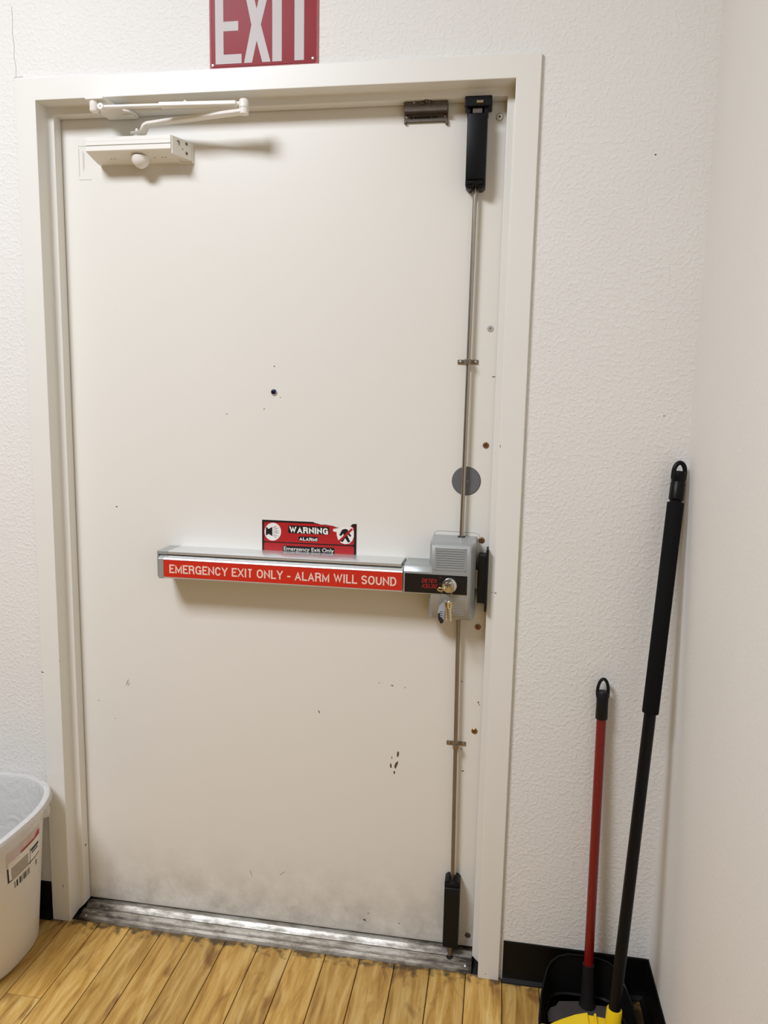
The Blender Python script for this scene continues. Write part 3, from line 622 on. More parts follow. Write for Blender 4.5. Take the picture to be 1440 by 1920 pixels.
# strikes fixed to the frame
t = thing('strike', 'black two-step strike on right jamb beside the alarm box', 'strike', (1.1, YS, 0.98))
finish('keeper', B(1.0866, 1.1045, 0.0200, YD-0.004, 0.9270, 1.0385, bev=0.001), m_black2, t)
finish('plate', B(1.1035, 1.1086, 0.0160, YD-0.004, 0.9080, 1.0530, bev=0.0008), m_black2, t)
t = thing('strike', 'black bracket strike under the frame head above the top latch', 'strike', (1.0485, 0.04, 2.02))
g = bmesh.new(); box(g, 1.0195, 1.0770, 0.0240, YD-0.003, 2.0030, 2.0248, bev=0.0022)
finish('keeper', g, m_black, t)
finish('roller', tube((1.0450, 0.0235, 2.0120), (1.0590, 0.0235, 2.0120), [(0, .0032), (1, .0032)], 14), m_chrome, t)
for px_ in (1.0245, 1.0620): finish('prong', B(px_, px_+0.0075, 0.030, YD-0.003, 1.9905, 2.0055, bev=0.001), m_black, t)

# keys hanging in the lock
t = thing('key_ring', 'small bunch of brass keys with grey tag hanging from the chrome lock', 'keys', (1.018, -0.03, 0.975))
g = bmesh.new(); box(g, 1.0120, 1.0215, -0.0400, -0.0305, 0.9700, 0.9722, bev=0.0005); sweep(g, [(1.0065+0.0062*math.cos(a)*1.0, -0.044-0.004*math.sin(a), 0.9700+0.0045*math.sin(a)) for a in [i*math.pi/8 for i in range(16)]], 0.0017, 8, closed=True)
finish('key', g, m_gold, t, smooth=True)
finish('ring', sweep(bmesh.new(), [(1.0200+0.0125*math.cos(a), -0.046+0.002*math.cos(a), 0.9560+0.0145*math.sin(a)) for a in [i*math.pi/18 for i in range(36)]], 0.00065, 8, closed=True), m_steel, t, smooth=True)
def tagshape():
    g = bmesh.new(); out = [(1.0165, 0.9440), (1.0200, 0.9450), (1.0225, 0.9410), (1.0165, 0.9150), (1.0150, 0.8960), (1.0095, 0.8935), (1.0030, 0.9030), (1.0020, 0.9180), (1.0045, 0.9290)]
    prism(g, out, 'y', -0.0370, -0.0345, bev=0.0005); return g
finish('key_tag', tagshape(), m_tagp, t, label='grey plastic key tag')
finish('tag_insert', prism(bmesh.new(), [(1.0025, 0.9120), (1.0060, 0.9150), (1.0075, 0.9050), (1.0155, 0.8990), (1.0150, 0.8930), (1.0095, 0.8890), (1.0030, 0.8990)], 'y', -0.0385, -0.0340, bev=0.0006), m_navy, t, label='navy end of the key tag')
for i in range(4): finish('tag_rib', B(1.0060, 1.0130, -0.0376, -0.0362, 0.9170-0.0045*i, 0.9180-0.0045*i), m_navy, t)
def key_(ox, oy, tilt):
    g = bmesh.new()
    for cx_ in (-0.0034, 0.0034): box(g, cx_-0.0022, cx_+0.0022, -0.0010, 0.0010, -0.0110, 0.0, bev=0.0005)
    box(g, -0.0056, 0.0056, -0.0010, 0.0010, -0.0020, 0.0022, bev=0.0006); box(g, -0.0050, 0.0050, -0.0010, 0.0010, -0.0135, -0.0105, bev=0.0006)
    out = [(-0.0020, -0.013), (0.0026, -0.013), (0.0026, -0.040), (0.0008, -0.043), (-0.0008, -0.0405), (-0.0020, -0.037), (-0.0008, -0.034), (-0.0022, -0.031), (-0.0008, -0.028), (-0.0022, -0.025), (-0.0008, -0.022), (-0.0020, -0.019)]
    prism(g, out, 'y', -0.0007, 0.0007)
    bmesh.ops.transform(g, matrix=Matrix.Translation((ox, oy, 0.9405)) @ Matrix.Rotation(tilt, 4, 'Y') @ Matrix.Rotation(0.5, 4, 'Z'), verts=g.verts)
    return g
finish('key', key_(1.0235, -0.0420, 0.06), m_gold, t); finish('key', key_(1.0275, -0.0460, -0.10), m_gold, t)

# ------------------------------------------------------------------ warning sticker behind the bar
def SX(X, Y):
    x = 0.5580+(X-80)/(1293-80)*0.2355
    return x, 1.0915-(Y-(100+(X-80)*0.055))*0.0001875
t = thing('sticker', 'torn red and black alarm warning sticker above the push bar', 'sticker', (0.675, YD, 1.04))
y1 = YD-0.0003
def poly(pts): return [SX(*p) for p in pts]
outl = [(80, 100), (740, 136), (760, 148), (800, 158), (840, 172), (900, 172), (940, 180), (990, 190), (1050, 212), (1090, 215), (1150, 212), (1190, 210), (1218, 195), (1230, 175), (1255, 166), (1293, 168), (1293, 640), (80, 590)]
finish('backing', flat_poly(bmesh.new(), poly(outl), y1), m_blk, t)
def rp(x0, x1, y0, y1_, r):   # rounded panel in sticker pixels following its slope
    return [SX(a, b+(a-80)*0.055-(0)) for a, b in [(p[0], p[1]) for p in rrect(x0, x1, y0, y1_, r)]]
up = [(104, 150), (112, 132), (130, 131), (755, 160), (800, 163), (840, 177), (905, 176), (940, 184), (990, 195), (1050, 216), (1085, 217), (1160, 215), (1215, 200), (1250, 200), (1262, 220), (1262, 425), (1250, 440), (1235, 441), (120, 386), (106, 376)]
finish('red_panel', flat_poly(bmesh.new(), poly(up), y1-0.0001), m_redst, t)
lo = [(104, 420), (112, 400), (130, 400), (1235, 458), (1252, 462), (1262, 480), (1262, 640), (104, 590)]
finish('red_panel', flat_poly(bmesh.new(), poly(lo), y1-0.0001), m_redst, t)
def ellp(cx, cy, rx, ry, n=36): return [SX(cx+rx*math.cos(2*math.pi*i/n), cy+ry*math.sin(2*math.pi*i/n)) for i in range(n)]
finish('white_circle', flat_poly(bmesh.new(), ellp(220, 260, 108, 118), y1-0.0002), m_wht, t)
finish('horn_icon', flat_poly(bmesh.new(), poly([(130, 200), (152, 200), (152, 215), (165, 222), (214, 196), (214, 318), (165, 288), (152, 292), (152, 305), (130, 305)]), y1-0.0003), m_blk, t)
for (a, b_, c, d) in [(222, 215, 272, 182), (225, 238, 298, 208), (226, 255, 304, 250), (226, 272, 304, 280), (224, 292, 296, 322), (222, 305, 270, 345)]:
    dx, dy = c-a, d-b_; L_ = math.hypot(dx, dy); nx, ny = -dy/L_*2.2, dx/L_*2.2
    finish('sound_line', flat_poly(bmesh.new(), poly([(a-nx, b_-ny), (a+nx, b_+ny), (c+nx, d+ny), (c-nx, d-ny)]), y1-0.0003), m_blk, t)
    mx_, my_ = (a+c)/2, (b_+d)/2
    finish('sound_spark', flat_poly(bmesh.new(), poly([(mx_-14, my_-5), (mx_-2, my_-7), (mx_, my_+1), (mx_+14, my_+3), (mx_+2, my_+8), (mx_-1, my_)]), y1-0.0004), m_redst, t)
finish('white_circle', flat_poly(bmesh.new(), poly([(992, 250), (1000, 228), (1040, 222), (1075, 215), (1110, 200), (1150, 205), (1190, 205), (1222, 200), (1244, 222), (1258, 270), (1258, 330), (1240, 385), (1205, 420), (1150, 428), (1100, 412), (1060, 370), (1042, 310), (1040, 268), (1010, 265)]), y1-0.0002), m_wht, t)
finish('figure_icon', flat_poly(bmesh.new(), poly([(1110, 240), (1150, 228), (1182, 240), (1190, 265), (1228, 322), (1210, 332), (1178, 298), (1180, 322), (1215, 398), (1185, 408), (1150, 350), (1118, 402), (1095, 392), (1130, 325), (1128, 290), (1095, 322), (1074, 310), (1095, 268)]), y1-0.0003), m_blk, t)
finish('slash', flat_poly(bmesh.new(), poly([(1062, 382), (1225, 222), (1248, 240), (1085, 398)]), y1-0.0004), m_redst, t)
finish('black_box', flat_poly(bmesh.new(), poly([(420, 190), (430, 178), (935, 202), (948, 212), (948, 296), (936, 305), (430, 280), (420, 268)]), y1-0.0002), m_blk, t)
finish('black_box', flat_poly(bmesh.new(), poly([(556, 330), (564, 322), (798, 333), (806, 340), (806, 384), (798, 392), (564, 380), (556, 372)]), y1-0.0002), m_blk, t)
finish('black_box', flat_poly(bmesh.new(), poly([(352, 452), (362, 444), (1008, 476), (1018, 486), (1018, 570), (352, 540)]), y1-0.0002), m_blk, t)
(x0, zt), (x1, zt2) = SX(436, 192), SX(932, 215); zb = SX(436, 272)[1]
letters('lettering', 'WARNING', x0, x1, zb-0.0004, zt, y1-0.0004, m_wht, t, t=.22)
(x0, zt), (x1, _) = SX(566, 335), SX(796, 345); zb = SX(566, 376)[1]
letters('lettering', 'ALARM!', x0, x1, zb, zt, y1-0.0004, m_wht, t, t=.21)
(x0, zt), (x1, _) = SX(364, 455), SX(1008, 485); zb = SX(364, 515)[1]
text_part('lettering', 'Emergency Exit Only', x0, x1, zb-0.0015, zt, y1-0.0004, m_wht, t, off=0.012)

# ------------------------------------------------------------------ EXIT sign
t = thing('exit_sign', 'red metal exit sign with grey capital letters above the door frame', 'sign', (0.5865, 0, 2.176))
sx0, sx1, sz0, sz1 = 0.4640, 0.7075, 2.0920, 2.2600
finish('plate', prism(bmesh.new(), rrect(sx0, sx1, sz0, sz1, 0.003), 'y', -0.0016, -0.0002), m_signrim, t)
finish('panel', prism(bmesh.new(), rrect(sx0+0.0055, sx1-0.0070, sz0+0.0040, sz1-0.0055, 0.003), 'y', -0.0024, -0.0012), m_signred, t)
loop = [(x, -0.0022, z) for x, z in rrect(sx0+0.0050, sx1-0.0065, sz0+0.0035, sz1-0.0050, 0.004)]
finish('bead', sweep(bmesh.new(), loop, 0.0008, 8, closed=True), m_signrim, t)
yl = -0.0027; zb, zt, zm = 2.1003, 2.2517, 2.1755
E_ = [(0.4775, zb), (0.5366, zb), (0.5366, zb+0.0188), (0.4960, zb+0.0188), (0.4960, zm-0.0095), (0.5294, zm-0.0095), (0.5294, zm+0.0095), (0.4960, zm+0.0095), (0.4960, zt-0.0188), (0.5366, zt-0.0188), (0.5366, zt), (0.4775, zt)]
X_ = [(0.5414, zb), (0.5602, zb), (0.5703, 2.1440), (0.5832, zb), (0.6019, zb), (0.5793, 2.1755), (0.6019, zt), (0.5832, zt), (0.5703, 2.2070), (0.5602, zt), (0.5414, zt), (0.5588, 2.1755)]
X_ = [(0.5420, zb), (0.5600, zb), (0.5706, 2.1440), (0.5830, zb), (0.6015, zb), (0.5800, 2.1755), (0.6015, zt), (0.5830, zt), (0.5706, 2.2070), (0.5600, zt), (0.5420, zt), (0.5590, 2.1755)]
I_ = [(0.6055, zb), (0.6265, zb), (0.6265, zt), (0.6055, zt)]
T_ = [(0.6545, zb), (0.6755, zb), (0.6755, zt-0.0188), (0.6960, zt-0.0188), (0.6960, zt), (0.6335, zt), (0.6335, zt-0.0188), (0.6545, zt-0.0188)]
for L_ in (E_, X_, I_, T_): finish('letter', prism(bmesh.new(), L_, 'y', yl, yl+0.0006), m_signlt, t)
for cx, cz in ((sx0+0.0075, sz0+0.0065), (sx1-0.0125, sz0+0.0105), (sx0+0.0075, sz1-0.008), (sx1-0.0125, sz1-0.009)):
    finish('screw', tube((cx, -0.002, cz), (cx, -0.0048, cz), [(0, .0032), (.5, .003), (1, .0015)], 14), m_alu, t, smooth=True)

# ------------------------------------------------------------------ door closer
t = thing('door_closer', 'white painted door closer with folded arm at the top left of door', 'door closer', (0.27, YD, 1.94))
pr = [(YD, 1.9580), (0.052, 1.9620), (0.0010, 1.9620), (0.0, 1.9610), (0.0, 1.9448), (0.0008, 1.9442), (0.0008, 1.9434), (0.0, 1.9428), (0.0, 1.9330), (0.0012, 1.9316), (0.0350, 1.9235), (0.052, 1.9200), (YD, 1.9200)]
body = finish('body', prism(bmesh.new(), pr, 'x', 0.1640, 0.3690), m_cream, t)
finish('groove', B(0.1641, 0.3689, -0.0001, 0.0006, 1.9432, 1.9440), m_pencil, body)
finish('groove', B(0.1641, 0.3689, -0.0003, 0.0004, 1.9530, 1.9536), m_frame, body)
finish('end_cap', prism(bmesh.new(), [(0.3690, 0.0020), (0.3715, 0.0030), (0.3940, 0.0540), (0.3940, YD), (0.3690, YD)], 'z', 1.9222, 1.9618, bev=0.0014), m_cream, t)
br = finish('mounting_plate', B(0.3600, 0.3965, YD-0.0050, YD, 1.9180, 1.9640, bev=0.0018), m_cream, t)
for cz in (1.9545, 1.9340):
    cx = 0.3865; c0 = Vector((cx, 0.042, cz)); dn = Vector((0.91, -0.40, 0)).normalized()
    s_ = finish('screw', tube(c0-dn*0.003, c0+dn*0.0026, [(0, .0050), (.6, .0048), (1, .0036)], 18), m_steel2, t, smooth=True)
    finish('slot', tube(c0+dn*0.0024, c0+dn*0.0029, [(0, .0018), (1, .0018)], 4), m_dark, s_)
# bare marks on the cap and underside
for (x, z, rx, rz, a) in [(0.3795, 1.9500, .0016, .0110, .35), (0.3780, 1.9535, .0030, .0028, 0), (0.3835, 1.9400, .0012, .0040, .3)]:
    y_ = 0.0030+(x-0.3715)/(0.0225)*0.051
    finish('paint_chip', tube((x-0.0004, y_+0.0002, z-rz*0.5), (x+0.0004, y_-0.0004, z+rz*0.5), [(0, rx*0.5), (.5, rx), (1, rx*0.4)], 6), m_rust, t)
for i, x in enumerate((0.208, 0.216, 0.270, 0.284, 0.298, 0.314, 0.333, 0.341)):
    y_ = 0.0310; z_ = 1.9245
    finish('paint_chip', tube((x, y_, z_-0.0003), (x+0.0030, y_, z_-0.0003), [(0, .0004), (.5, .0008), (1, .0004)], 6), m_rust, t)
finish('backcheck_cap', tube((0.2815, 0.0300, 1.9260), (0.2815, 0.0300, 1.9010), [(0, .0205), (.35, .0198), (.6, .0172), (.8, .0125), (.93, .0070), (1, .0020)], 28), m_cream, t, smooth=True, label='rounded knob under the body')
finish('spindle', tube((0.2760, 0.0280, 1.9600), (0.2760, 0.0280, 1.9720), [(0, .0110), (1, .0100)], 20), m_cream, t)
def bar3(path, wd, th):
    """flat bar along path (x,y,z), wide in plan, thick in height"""
    bm = bmesh.new(); rows = []
    P_ = [Vector(p) for p in path]
    for i, p in enumerate(P_):
        d = P_[min(i+1, len(P_)-1)]-P_[max(i-1, 0)]; h = Vector((-d.y, d.x, 0)).normalized()*wd/2; up = d.cross(Vector((-d.y, d.x, 0))).normalized()*th/2
        if up.z < 0: up = -up
        rows.append([bm.verts.new(p+a*h+b*up) for a, b in ((-1, -1), (1, -1), (1, 1), (-1, 1))])
    for a, b_ in zip(rows, rows[1:]):
        for k in range(4): bm.faces.new((a[k], a[(k+1) % 4], b_[(k+1) % 4], b_[k]))
    bm.faces.new(rows[0]); bm.faces.new(rows[-1])
    bmesh.ops.recalc_face_normals(bm, faces=bm.faces)
    bmesh.ops.bevel(bm, geom=bm.edges[:], offset=0.0009, segments=2, affect='EDGES')
    return bm
finish('main_arm', bar3([(0.2640, 0.0300, 1.9755), (0.2850, 0.0260, 1.9755), (0.2920, 0.0245, 1.9775), (0.2985, 0.0230, 1.9890), (0.3060, 0.0215, 1.9925), (0.3500, 0.0140, 1.9935), (0.5480, -0.0215, 1.9945)], 0.0200, 0.0068), m_cream, t, smooth=True)
finish('arm_screw', tube((0.2775, 0.0230, 1.9785), (0.2775, 0.0230, 1.9845), [(0, .0036), (1, .0030)], 12), m_cream, t)
finish('elbow_pin', tube((0.5480, -0.0215, 1.9890), (0.5480, -0.0215, 2.0190), [(0, .0100), (.38, .0105), (.40, .0090), (.42, .0090), (.44, .0105), (.92, .0100), (1, .0080)], 22), m_cream, t, smooth=True)
finish('rod_arm', bar3([(0.2330, -0.0400, 2.0085), (0.2450, -0.0395, 2.0085), (0.3700, -0.0330, 2.0095)], 0.0125, 0.0052), m_cream, t)
finish('sleeve_arm', bar3([(0.3620, -0.0335, 2.0095), (0.5320, -0.0225, 2.0105)], 0.0190, 0.0080), m_cream, t)
finish('adjusting_screw', tube((0.4180, -0.0310, 2.0120), (0.4180, -0.0310, 2.0185), [(0, .0030), (1, .0026)], 12), m_cream, t)
finish('knuckle', tube((0.5260, -0.0235, 2.0105), (0.5400, -0.0220, 2.0105), [(0, .0058), (.4, .0058), (.5, .0045), (1, .0045)], 16), m_cream, t, smooth=True)
finish('shoe_pin', tube((0.2130, -0.0440, 1.9985), (0.2130, -0.0440, 2.0200), [(0, .0088), (.1, .0096), (1, .0096)], 22), m_cream, t, smooth=True)
sk = finish('shoe_knuckle', tube((0.2290, -0.0480, 2.0085), (0.2290, -0.0320, 2.0085), [(0, .0066), (.08, .0074), (1, .0074)], 20), m_cream, t, smooth=True)
finish('knuckle_bridge', B(0.213, 0.230, -0.0455, -0.0350, 2.0025, 2.0145, bev=0.001), m_cream, t)
finish('rivet', tube((0.2290, -0.0478, 2.0085), (0.2290, -0.0486, 2.0085), [(0, .0013), (1, .0013)], 8), m_rust, sk)
plate = [(0.1900, 0.0610), (0.2600, 0.0610), (0.2680, 0.0540), (0.2700, 0.0350), (0.2620, 0.0200), (0.2500, 0.0120), (0.2460, -0.0150), (0.2400, -0.0560), (0.1980, -0.0560), (0.1960, -0.0200), (0.1980, 0.0050), (0.1900, 0.0250)]
finish('shoe_plate', prism(bmesh.new(), plate, 'z', 2.0200, 2.0245, bev=0.0012), m_cream, t)
finish('screw', tube((0.1975, 0.0060, 2.0205), (0.1975, 0.0060, 2.0190), [(0, .0028), (1, .0020)], 10), m_rust, t)
finish('shoe_boss', B(0.2400, 0.2640, 0.0310, 0.0500, 2.0165, 2.0205, bev=0.002), m_cream, t)

# old dark metal catch
t = thing('latch_plate', 'old dark corroded metal catch plate at the top edge of door', 'latch', (0.934, YD, 2.005))
finish('housing', B(0.8872, 0.9822, 0.0420, YD, 2.0045, 2.0240, bev=0.0012), m_rust, t)
fl = finish('flange', B(0.8862, 0.9822, YD-0.0050, YD, 1.9885, 2.0055, bev=0.0008), m_rust, t)
for x0 in (0.8862, 0.9770): finish('foot', B(x0, x0+0.0055, YD-0.0075, YD, 1.9825 if x0 > 0.9 else 1.9860, 1.992, bev=0.001), m_rust, t)
for cx in (0.8915, 0.9755):
    s_ = finish('screw', tube((cx, YD-0.0048, 1.9990), (cx, YD-0.0070, 1.9990), [(0, .0036), (.5, .0034), (1, .0020)], 14), m_steel2, t)
finish('stamped_mark', B(0.9080, 0.9450, YD-0.0054, YD-0.0048, 1.9955, 1.9995, bev=0.0002, seg=1), m_dark, t)
finish('stamped_mark', B(0.9480, 0.9600, YD-0.0054, YD-0.0048, 1.9960, 1.9995, bev=0.0002, seg=1), m_dark, t)
finish('stamped_mark', disc_y(0.9025, 1.9975, YD-0.0048, YD-0.0054, 0.0028, 12), m_dark, t)
g = bmesh.new()
for (x, y_, z, r) in [(0.9330, 0.044, 2.0250, .0045), (0.9365, 0.040, 2.0255, .0060), (0.9420, 0.042, 2.0225, .0050), (0.9230, 0.042, 2.0215, .0040), (0.9130, 0.043, 2.0225, .0032), (0.9280, 0.040, 2.0200, .0035), (0.8880, 0.044, 2.0240, .0025), (0.9480, 0.0415, 2.0205, .003)]:
    q = bmesh.new(); bmesh.ops.create_icosphere(q, subdivisions=1, radius=r)
    for v in q.verts: v.co *= random.uniform(.7, 1.2)
    bmesh.ops.translate(q, verts=q.verts, vec=(x, y_, min(z, 2.0230))); merge(g, q)
finish('corroded_bolt', g, m_rust, t)
finish('exposed_metal', B(0.9070, 0.9110, 0.0412, 0.0425, 2.0215, 2.0235, bev=0.0004), m_alu, t)

# marks on the frame
for (x, z, rx, rz) in [(0.1070, 0.26, 0, 0)]: pass
def fchip(x, y, z, r, par=trim):
    q = bmesh.new(); bmesh.ops.create_icosphere(q, subdivisions=1, radius=1)
    bmesh.ops.scale(q, vec=r, verts=q.verts); bmesh.ops.translate(q, verts=q.verts, vec=(x, y, z)); finish('paint_chip', q, m_scuff, par)
fchip(FW+ST, 0.048, 0.185, (.0006, .0025, .0045)); fchip(W-FW, -P+0.0008, 1.290, (.0011, .0008, .0035)); fchip(W-FW+0.003, -P, 0.9605, (.0030, .0004, .0012)); fchip(W-FW-0.004, -P+0.001, 0.9615, (.0020, .0004, .0009))
fchip(0.0035, -P, 0.6860, (.0040, .0004, .0011)); fchip(0.0005, -P, 0.6870, (.0010, .0004, .0030)); fchip(0.034, -P, 0.1, (.001, .0004, .006)); fchip(FW, -P+.001, 0.72, (.0008, .0006, .002)); fchip(1.1435, -P, 0.012, (.0020, .0004, .0010))
b = bmesh.new(); flat_poly(b, [(1.4205, 1.9060), (1.4220, 1.9100), (1.4190, 1.9060)], -0.0004)
fchip(1.4104, -0.0004, 1.8877, (.0022, .0006, .0015), wall_back); fchip(1.4642, -0.0004, 1.3633, (.0015, .0006, .0012), wall_back)

# ------------------------------------------------------------------ waste basket with liner
def sup(cx, cy, hx, hy, e, n=64):
    P_ = []
    for i in range(n):
        a = 2*math.pi*i/n; c, s = math.cos(a), math.sin(a)
        P_.append((cx+hx*math.copysign(abs(c)**(2/e), c), cy+hy*math.copysign(abs(s)**(2/e), s)))
    return P_
def csec(z):
    k = z/0.40
    return (-0.103+0.013*k, -0.160-0.071*k, 0.120+0.040*k, 0.135+0.075*k, 2.6)
t = thing('waste_basket', 'white plastic waste basket with printed label standing left of the door', 'waste basket', (-0.1, -0.18, 0))
bm = bmesh.new(); rows = []
for z, d in ((0.0, -0.010), (0.004, -0.003), (0.012, 0), (0.1, 0), (0.2, 0), (0.3, 0), (0.385, 0), (0.386, 0.010), (0.392, 0.012), (0.400, 0.009), (0.400, 0.0), (0.385, -0.003), (0.2, -0.004), (0.012, -0.005)):
    cx, cy, hx, hy, e = csec(min(z, 0.4)); rows.append([bm.verts.new((x, y, z)) for x, y in sup(cx, cy, hx+d, hy+d, e)])
N_ = 64
for a, b_ in zip(rows, rows[1:]):
    for k in range(N_): bm.faces.new((a[k], a[(k+1) % N_], b_[(k+1) % N_], b_[k]))
bm.faces.new(rows[0]); bm.faces.new(rows[-1])
finish('body', bm, m_can, t, smooth=True)
# label wrapped on the side that faces the door
def cwall(ang, z, d=0.0006):
    cx, cy, hx, hy, e = csec(z); c, s = math.cos(ang), math.sin(ang)
    return (cx+(hx+d)*math.copysign(abs(c)**(2/e), c), cy+(hy+d)*math.copysign(abs(s)**(2/e), s), z)
def patch(a0, a1, z0, z1, m, nm, d, par, ni=8, lab=None):
    g = bmesh.new(); vs = [[g.verts.new(cwall(a0+(a1-a0)*i/ni, z, d)) for i in range(ni+1)] for z in (z0, z1)]
    for i in range(ni): g.faces.new((vs[0][i], vs[0][i+1], vs[1][i+1], vs[1][i]))
    return finish(nm, g, m, par, label=lab)
A0, A1 = -0.12, 0.40
lb = patch(A0, A1, 0.268, 0.350, m_navy, 'label', 0.0006, t, lab='printed product label')
patch(A0+0.018, A1-0.008, 0.3240, 0.3500, m_redst, 'red_band', 0.0010, lb)
patch(A0+0.018, A1-0.008, 0.2720, 0.3220, m_wht, 'panel', 0.0010, lb)
m_lab = mat('label_print', srgb(170, 160, 150), 0.5, var=0.3, vscale=300)
patch(A0+0.05, A0+0.24, 0.270, 0.304, m_lab, 'picture', 0.0013, lb, 4)
patch(A0+0.29, A1-0.04, 0.2975, 0.3060, m_navy, 'print_line', 0.0013, lb, 4)
patch(A0+0.31, A1-0.06, 0.2900, 0.2945, m_navy, 'print_line', 0.0013, lb, 4)
patch(A0+0.27, A0+0.278, 0.2655, 0.3100, m_navy, 'print_line', 0.0013, lb, 1)
for i in range(9): patch(A0+0.08+i*0.022, A0+0.08+i*0.022+(0.012 if i % 3 else 0.006), 0.240, 0.258, m_blk if i < 6 else m_pencil, 'barcode_bar', 0.0008, lb, 1)
patch(A1-0.11, A1-0.07, 0.243, 0.257, m_pencil, 'symbol', 0.0008, lb, 2)
# liner
bm = bmesh.new(); rows = []; NB = 128
random.seed(3); ph = [random.uniform(0, 6.28) for _ in range(6)]
def wob(a): return 0.5*math.sin(3*a+ph[0])+0.3*math.sin(7*a+ph[1])+0.25*math.sin(13*a+ph[2])
for j, (kind, f) in enumerate([('o', 1.0), ('o', .85), ('o', .6), ('o', .35), ('o', .12), ('r', 0), ('r', 1), ('i', .1), ('i', .4), ('i', .7), ('i', 1)]):
    row = []
    for i in range(NB):
        a = 2*math.pi*i/NB; front = max(0, math.cos(a+0.95))
        if kind == 'o':
            drop = (0.022+0.055*front**1.5+0.016*wob(a)+0.005*math.sin(31*a))*f
            z = 0.398-drop; d = 0.0145+0.002*front+0.0050*math.sin(19*a+ph[3]+0.4*j+2*math.sin(3*a))*f+0.0035*math.sin(43*a+ph[4]+0.3*j)*f
            zz = 0.395
        elif kind == 'r': z = 0.4035+0.001*wob(a); d = 0.0130 if f == 0 else 0.0; zz = 0.4
        else: z = 0.399-0.30*f; d = -0.006-0.004*math.sin(9*a+ph[5]+j)*f-0.010*f; zz = max(z, 0.05)
        cx, cy, hx, hy, e = csec(min(zz, 0.4) if kind != 'o' else 0.4-(0.4-z)*0.6); c, s = math.cos(a), math.sin(a)
        row.append(bm.verts.new((cx+(hx+d)*math.copysign(abs(c)**(2/e), c), cy+(hy+d)*math.copysign(abs(s)**(2/e), s), z)))
    rows.append(row)
for a, b_ in zip(rows, rows[1:]):
    for k in range(NB): bm.faces.new((a[k], a[(k+1) % NB], b_[(k+1) % NB], b_[k]))
bm.faces.new(rows[-1])
o = finish('bin_liner', bm, m_film, loc=(-0.1, -0.18, 0.3), smooth=True)
tag(o, 'thin white plastic liner folded over the waste basket rim', 'bag')

# ------------------------------------------------------------------ dustpan
t = thing('dustpan', 'black dustpan with long red handle standing on the floor in the corner', 'dustpan', (1.37, -0.08, 0))
rim = [(1.2600, -0.245, .018), (1.2630, -0.157, .046), (1.2700, -0.100, .058), (1.2775, -0.070, .066), (1.2850, -0.046, .078), (1.2960, -0.034, .090), (1.3120, -0.026, .098), (1.3350, -0.022, .103), (1.3750, -0.022, .1035), (1.4050, -0.022, .102), (1.4250, -0.026, .098), (1.4400, -0.034, .090), (1.4530, -0.046, .078), (1.4620, -0.070, .066), (1.4690, -0.100, .058), (1.4760, -0.157, .046), (1.4800, -0.245, .018)]
bm = bmesh.new()
cxm = 1.37
def ins(p, k, z):  # shrink toward the pan centre
    return (cxm+(p[0]-cxm)*k, -0.245+(p[1]+0.245)*(1-(1-k)*0.35), z)
R0 = [bm.verts.new(p) for p in rim]
R1 = [bm.verts.new(ins(p, 0.955, 0.5*p[2]+0.004)) for p in rim]
R2 = [bm.verts.new(ins(p, 0.925, 0.010)) for p in rim]
R3 = [bm.verts.new(ins(p, 0.880, 0.0065)) for p in rim]
for a, b_ in ((R0, R1), (R1, R2), (R2, R3)):
    for k in range(len(rim)-1): bm.faces.new((a[k], a[k+1], b_[k+1], b_[k]))
for k in range(8):
    a, b_, c, d = R3[k], R3[k+1], R3[15-k], R3[16-k]
    if k < 7: bm.faces.new((a, b_, c, d))
    else: bm.faces.new((a, b_, d))
bmesh.ops.solidify(bm, geom=bm.faces[:], thickness=0.0028)
finish('pan', bm, m_panmat, t, smooth=True)
m_dust = mat('grey_dust', srgb(66, 59, 53), 0.85, var=0.35, vscale=35)
dl = []
for i_ in range(24):
    a_ = 2*math.pi*i_/24; q_ = random.uniform(.9, 1.05); dl.append((1.368+0.082*q_*math.copysign(abs(math.cos(a_))**.6, math.cos(a_)), -0.140+0.088*q_*math.copysign(abs(math.sin(a_))**.6, math.sin(a_))))
finish('dust', prism(bmesh.new(), dl, 'z', 0.0088, 0.0096), m_dust, t, label='grey dust lying in the pan')
finish('rim_bead', sweep(bmesh.new(), [(p[0], p[1], p[2]) for p in rim], 0.0024, 8), m_black, t, smooth=True)
ha, hb = Vector((1.3765, -0.050, 0.102)), Vector((1.3730, -0.0190, 0.785))
def hp(k): return ha+(hb-ha)*k
finish('socket', tube((1.3775, -0.060, 0.012), hp(0.006), [(0, .0190), (.15, .0150), (1, .0128)], 22), m_panmat, t, smooth=True)
finish('handle', tube(hp(0), hp(0.90), [(0, .0106), (1, .0106)], 24), m_redpole, t, smooth=True, label='red metal handle')
g = tube(hp(0.863), hp(0.955), [(0, .0128), (.02, .0134), (.5, .0128), (.95, .0132), (1, .0110)], 24)
lp = [hp(0.95)+Vector((0.0118*math.cos(a)*1.0, 0, 0.0315*math.sin(a))) for a in [math.pi*i/14 for i in range(15)]]
sweep(g, [hp(0.935)+Vector((0.0108, 0, 0))]+lp+[hp(0.935)-Vector((0.0108, 0, 0))], 0.0036, 10)
finish('grip', g, m_black2, t, smooth=True)

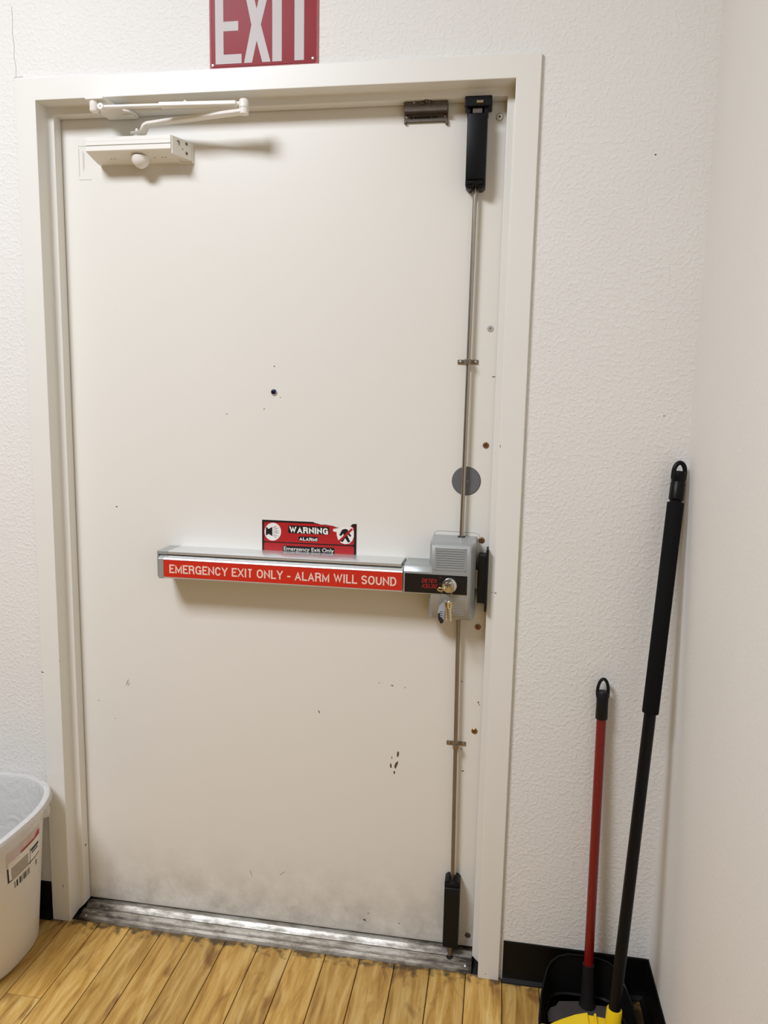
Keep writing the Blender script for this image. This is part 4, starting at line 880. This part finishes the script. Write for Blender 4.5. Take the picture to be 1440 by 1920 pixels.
# ------------------------------------------------------------------ broom
t = thing('broom', 'yellow-headed broom with long black foam-covered handle leaning in the corner', 'broom', (1.40, -0.2, 0.01))
ba, bb = Vector((1.411, -0.200, 0.120)), Vector((1.4985, -0.0270, 1.2700))
def bp_(k): return ba+(bb-ba)*k
finish('handle', tube(bp_(-0.045), bp_(0.93), [(0, .0122), (1, .0122)], 24), m_black, t, smooth=True)
finish('foam_sleeve', tube(bp_(0.545), bp_(0.926), [(0, .0160), (.003, .0168), (.997, .0168), (1, .0158)], 28), m_foam, t, smooth=True)
g = tube(bp_(0.929), bp_(0.982), [(0, .0125), (.05, .0152), (.6, .0148), (.62, .0140), (.66, .0140), (.68, .0146), (1, .0135)], 24)
ax = (bb-ba).normalized(); ux = Vector((1, 0, 0)); ux = (ux-ax*ux.dot(ax)).normalized()
lp = [bp_(0.980)+ux*0.0112*math.cos(a)+ax*0.0205*math.sin(a) for a in [math.pi*i/14 for i in range(15)]]
sweep(g, [bp_(0.968)+ux*0.0112]+lp+[bp_(0.968)-ux*0.0112], 0.0048, 10)
finish('grip', g, m_black, t, smooth=True)
b = bmesh.new(); q0, q1 = bp_(-0.065), bp_(0.008)
finish('socket', tube(q0, q1, [(0, .0175), (.6, .0160), (.98, .0158), (1, .0150)], 26), m_yel, t, smooth=True, label='yellow plastic socket')
hd = [(1.268, 0.0500), (1.272, 0.0450), (1.290, 0.0590), (1.308, 0.0705), (1.335, 0.0855), (1.350, 0.0910), (1.3605, 0.0945), (1.3620, 0.0890), (1.3735, 0.0885), (1.3745, 0.0955), (1.3785, 0.0955), (1.3795, 0.0885), (1.402, 0.0860), (1.425, 0.0800), (1.434, 0.0620), (1.436, 0.0500)]
finish('head', prism(bmesh.new(), hd, 'y', -0.222, -0.178, bev=0.0016), m_yel, t, label='yellow plastic head')
bm = bmesh.new(); random.seed(5)
for i in range(26):
    for j in range(5):
        x0 = 1.274+i*0.0062; y0 = -0.217+j*0.0085; x1 = x0+(x0-1.352)*0.12; y2 = y0-0.012
        sweep(bm, [(x0, y0, 0.054), (x0+(x1-x0)*.5, (y0+y2)/2, 0.032), (x1, y2, 0.0115)], [0.0022, 0.0026, 0.0030], 5)
o = finish('bristles', bm, m_bristle, t); o['kind'] = 'stuff'

# ------------------------------------------------------------------ ceiling lights
m_diff = bpy.data.materials.new('lit_diffuser'); m_diff.use_nodes = True
e = m_diff.node_tree.nodes['Principled BSDF']; e.inputs['Base Color'].default_value = (.9, .9, .88, 1); e.inputs['Emission Color'].default_value = LAMP_COL+(1,); e.inputs['Emission Strength'].default_value = 3.0
for i, (lx, ly, sx, sy, pw) in enumerate(LAMPS):
    t = thing('ceiling_light', 'rectangular white ceiling light above and in front of the exit door', 'light', (lx, ly, CEIL))
    g = bmesh.new()
    for a in ((lx-sx/2-.02, lx+sx/2+.02, ly-sy/2-.02, ly-sy/2), (lx-sx/2-.02, lx+sx/2+.02, ly+sy/2, ly+sy/2+.02), (lx-sx/2-.02, lx-sx/2, ly-sy/2, ly+sy/2), (lx+sx/2, lx+sx/2+.02, ly-sy/2, ly+sy/2)): box(g, *a, CEIL-0.03, CEIL)
    finish('frame', g, m_frame, t)
    finish('diffuser', B(lx-sx/2, lx+sx/2, ly-sy/2, ly+sy/2, CEIL-0.026, CEIL-0.02), m_diff, t)
    ld = bpy.data.lights.new('lamp', 'AREA'); ld.shape = 'RECTANGLE'; ld.size = sx; ld.size_y = sy; ld.energy = pw; ld.color = LAMP_COL
    lo_ = bpy.data.objects.new('lamp', ld); COL.objects.link(lo_); lo_.location = (lx, ly, CEIL-0.032)

for o in bpy.data.objects:
    if '_b' in o: del o['_b']
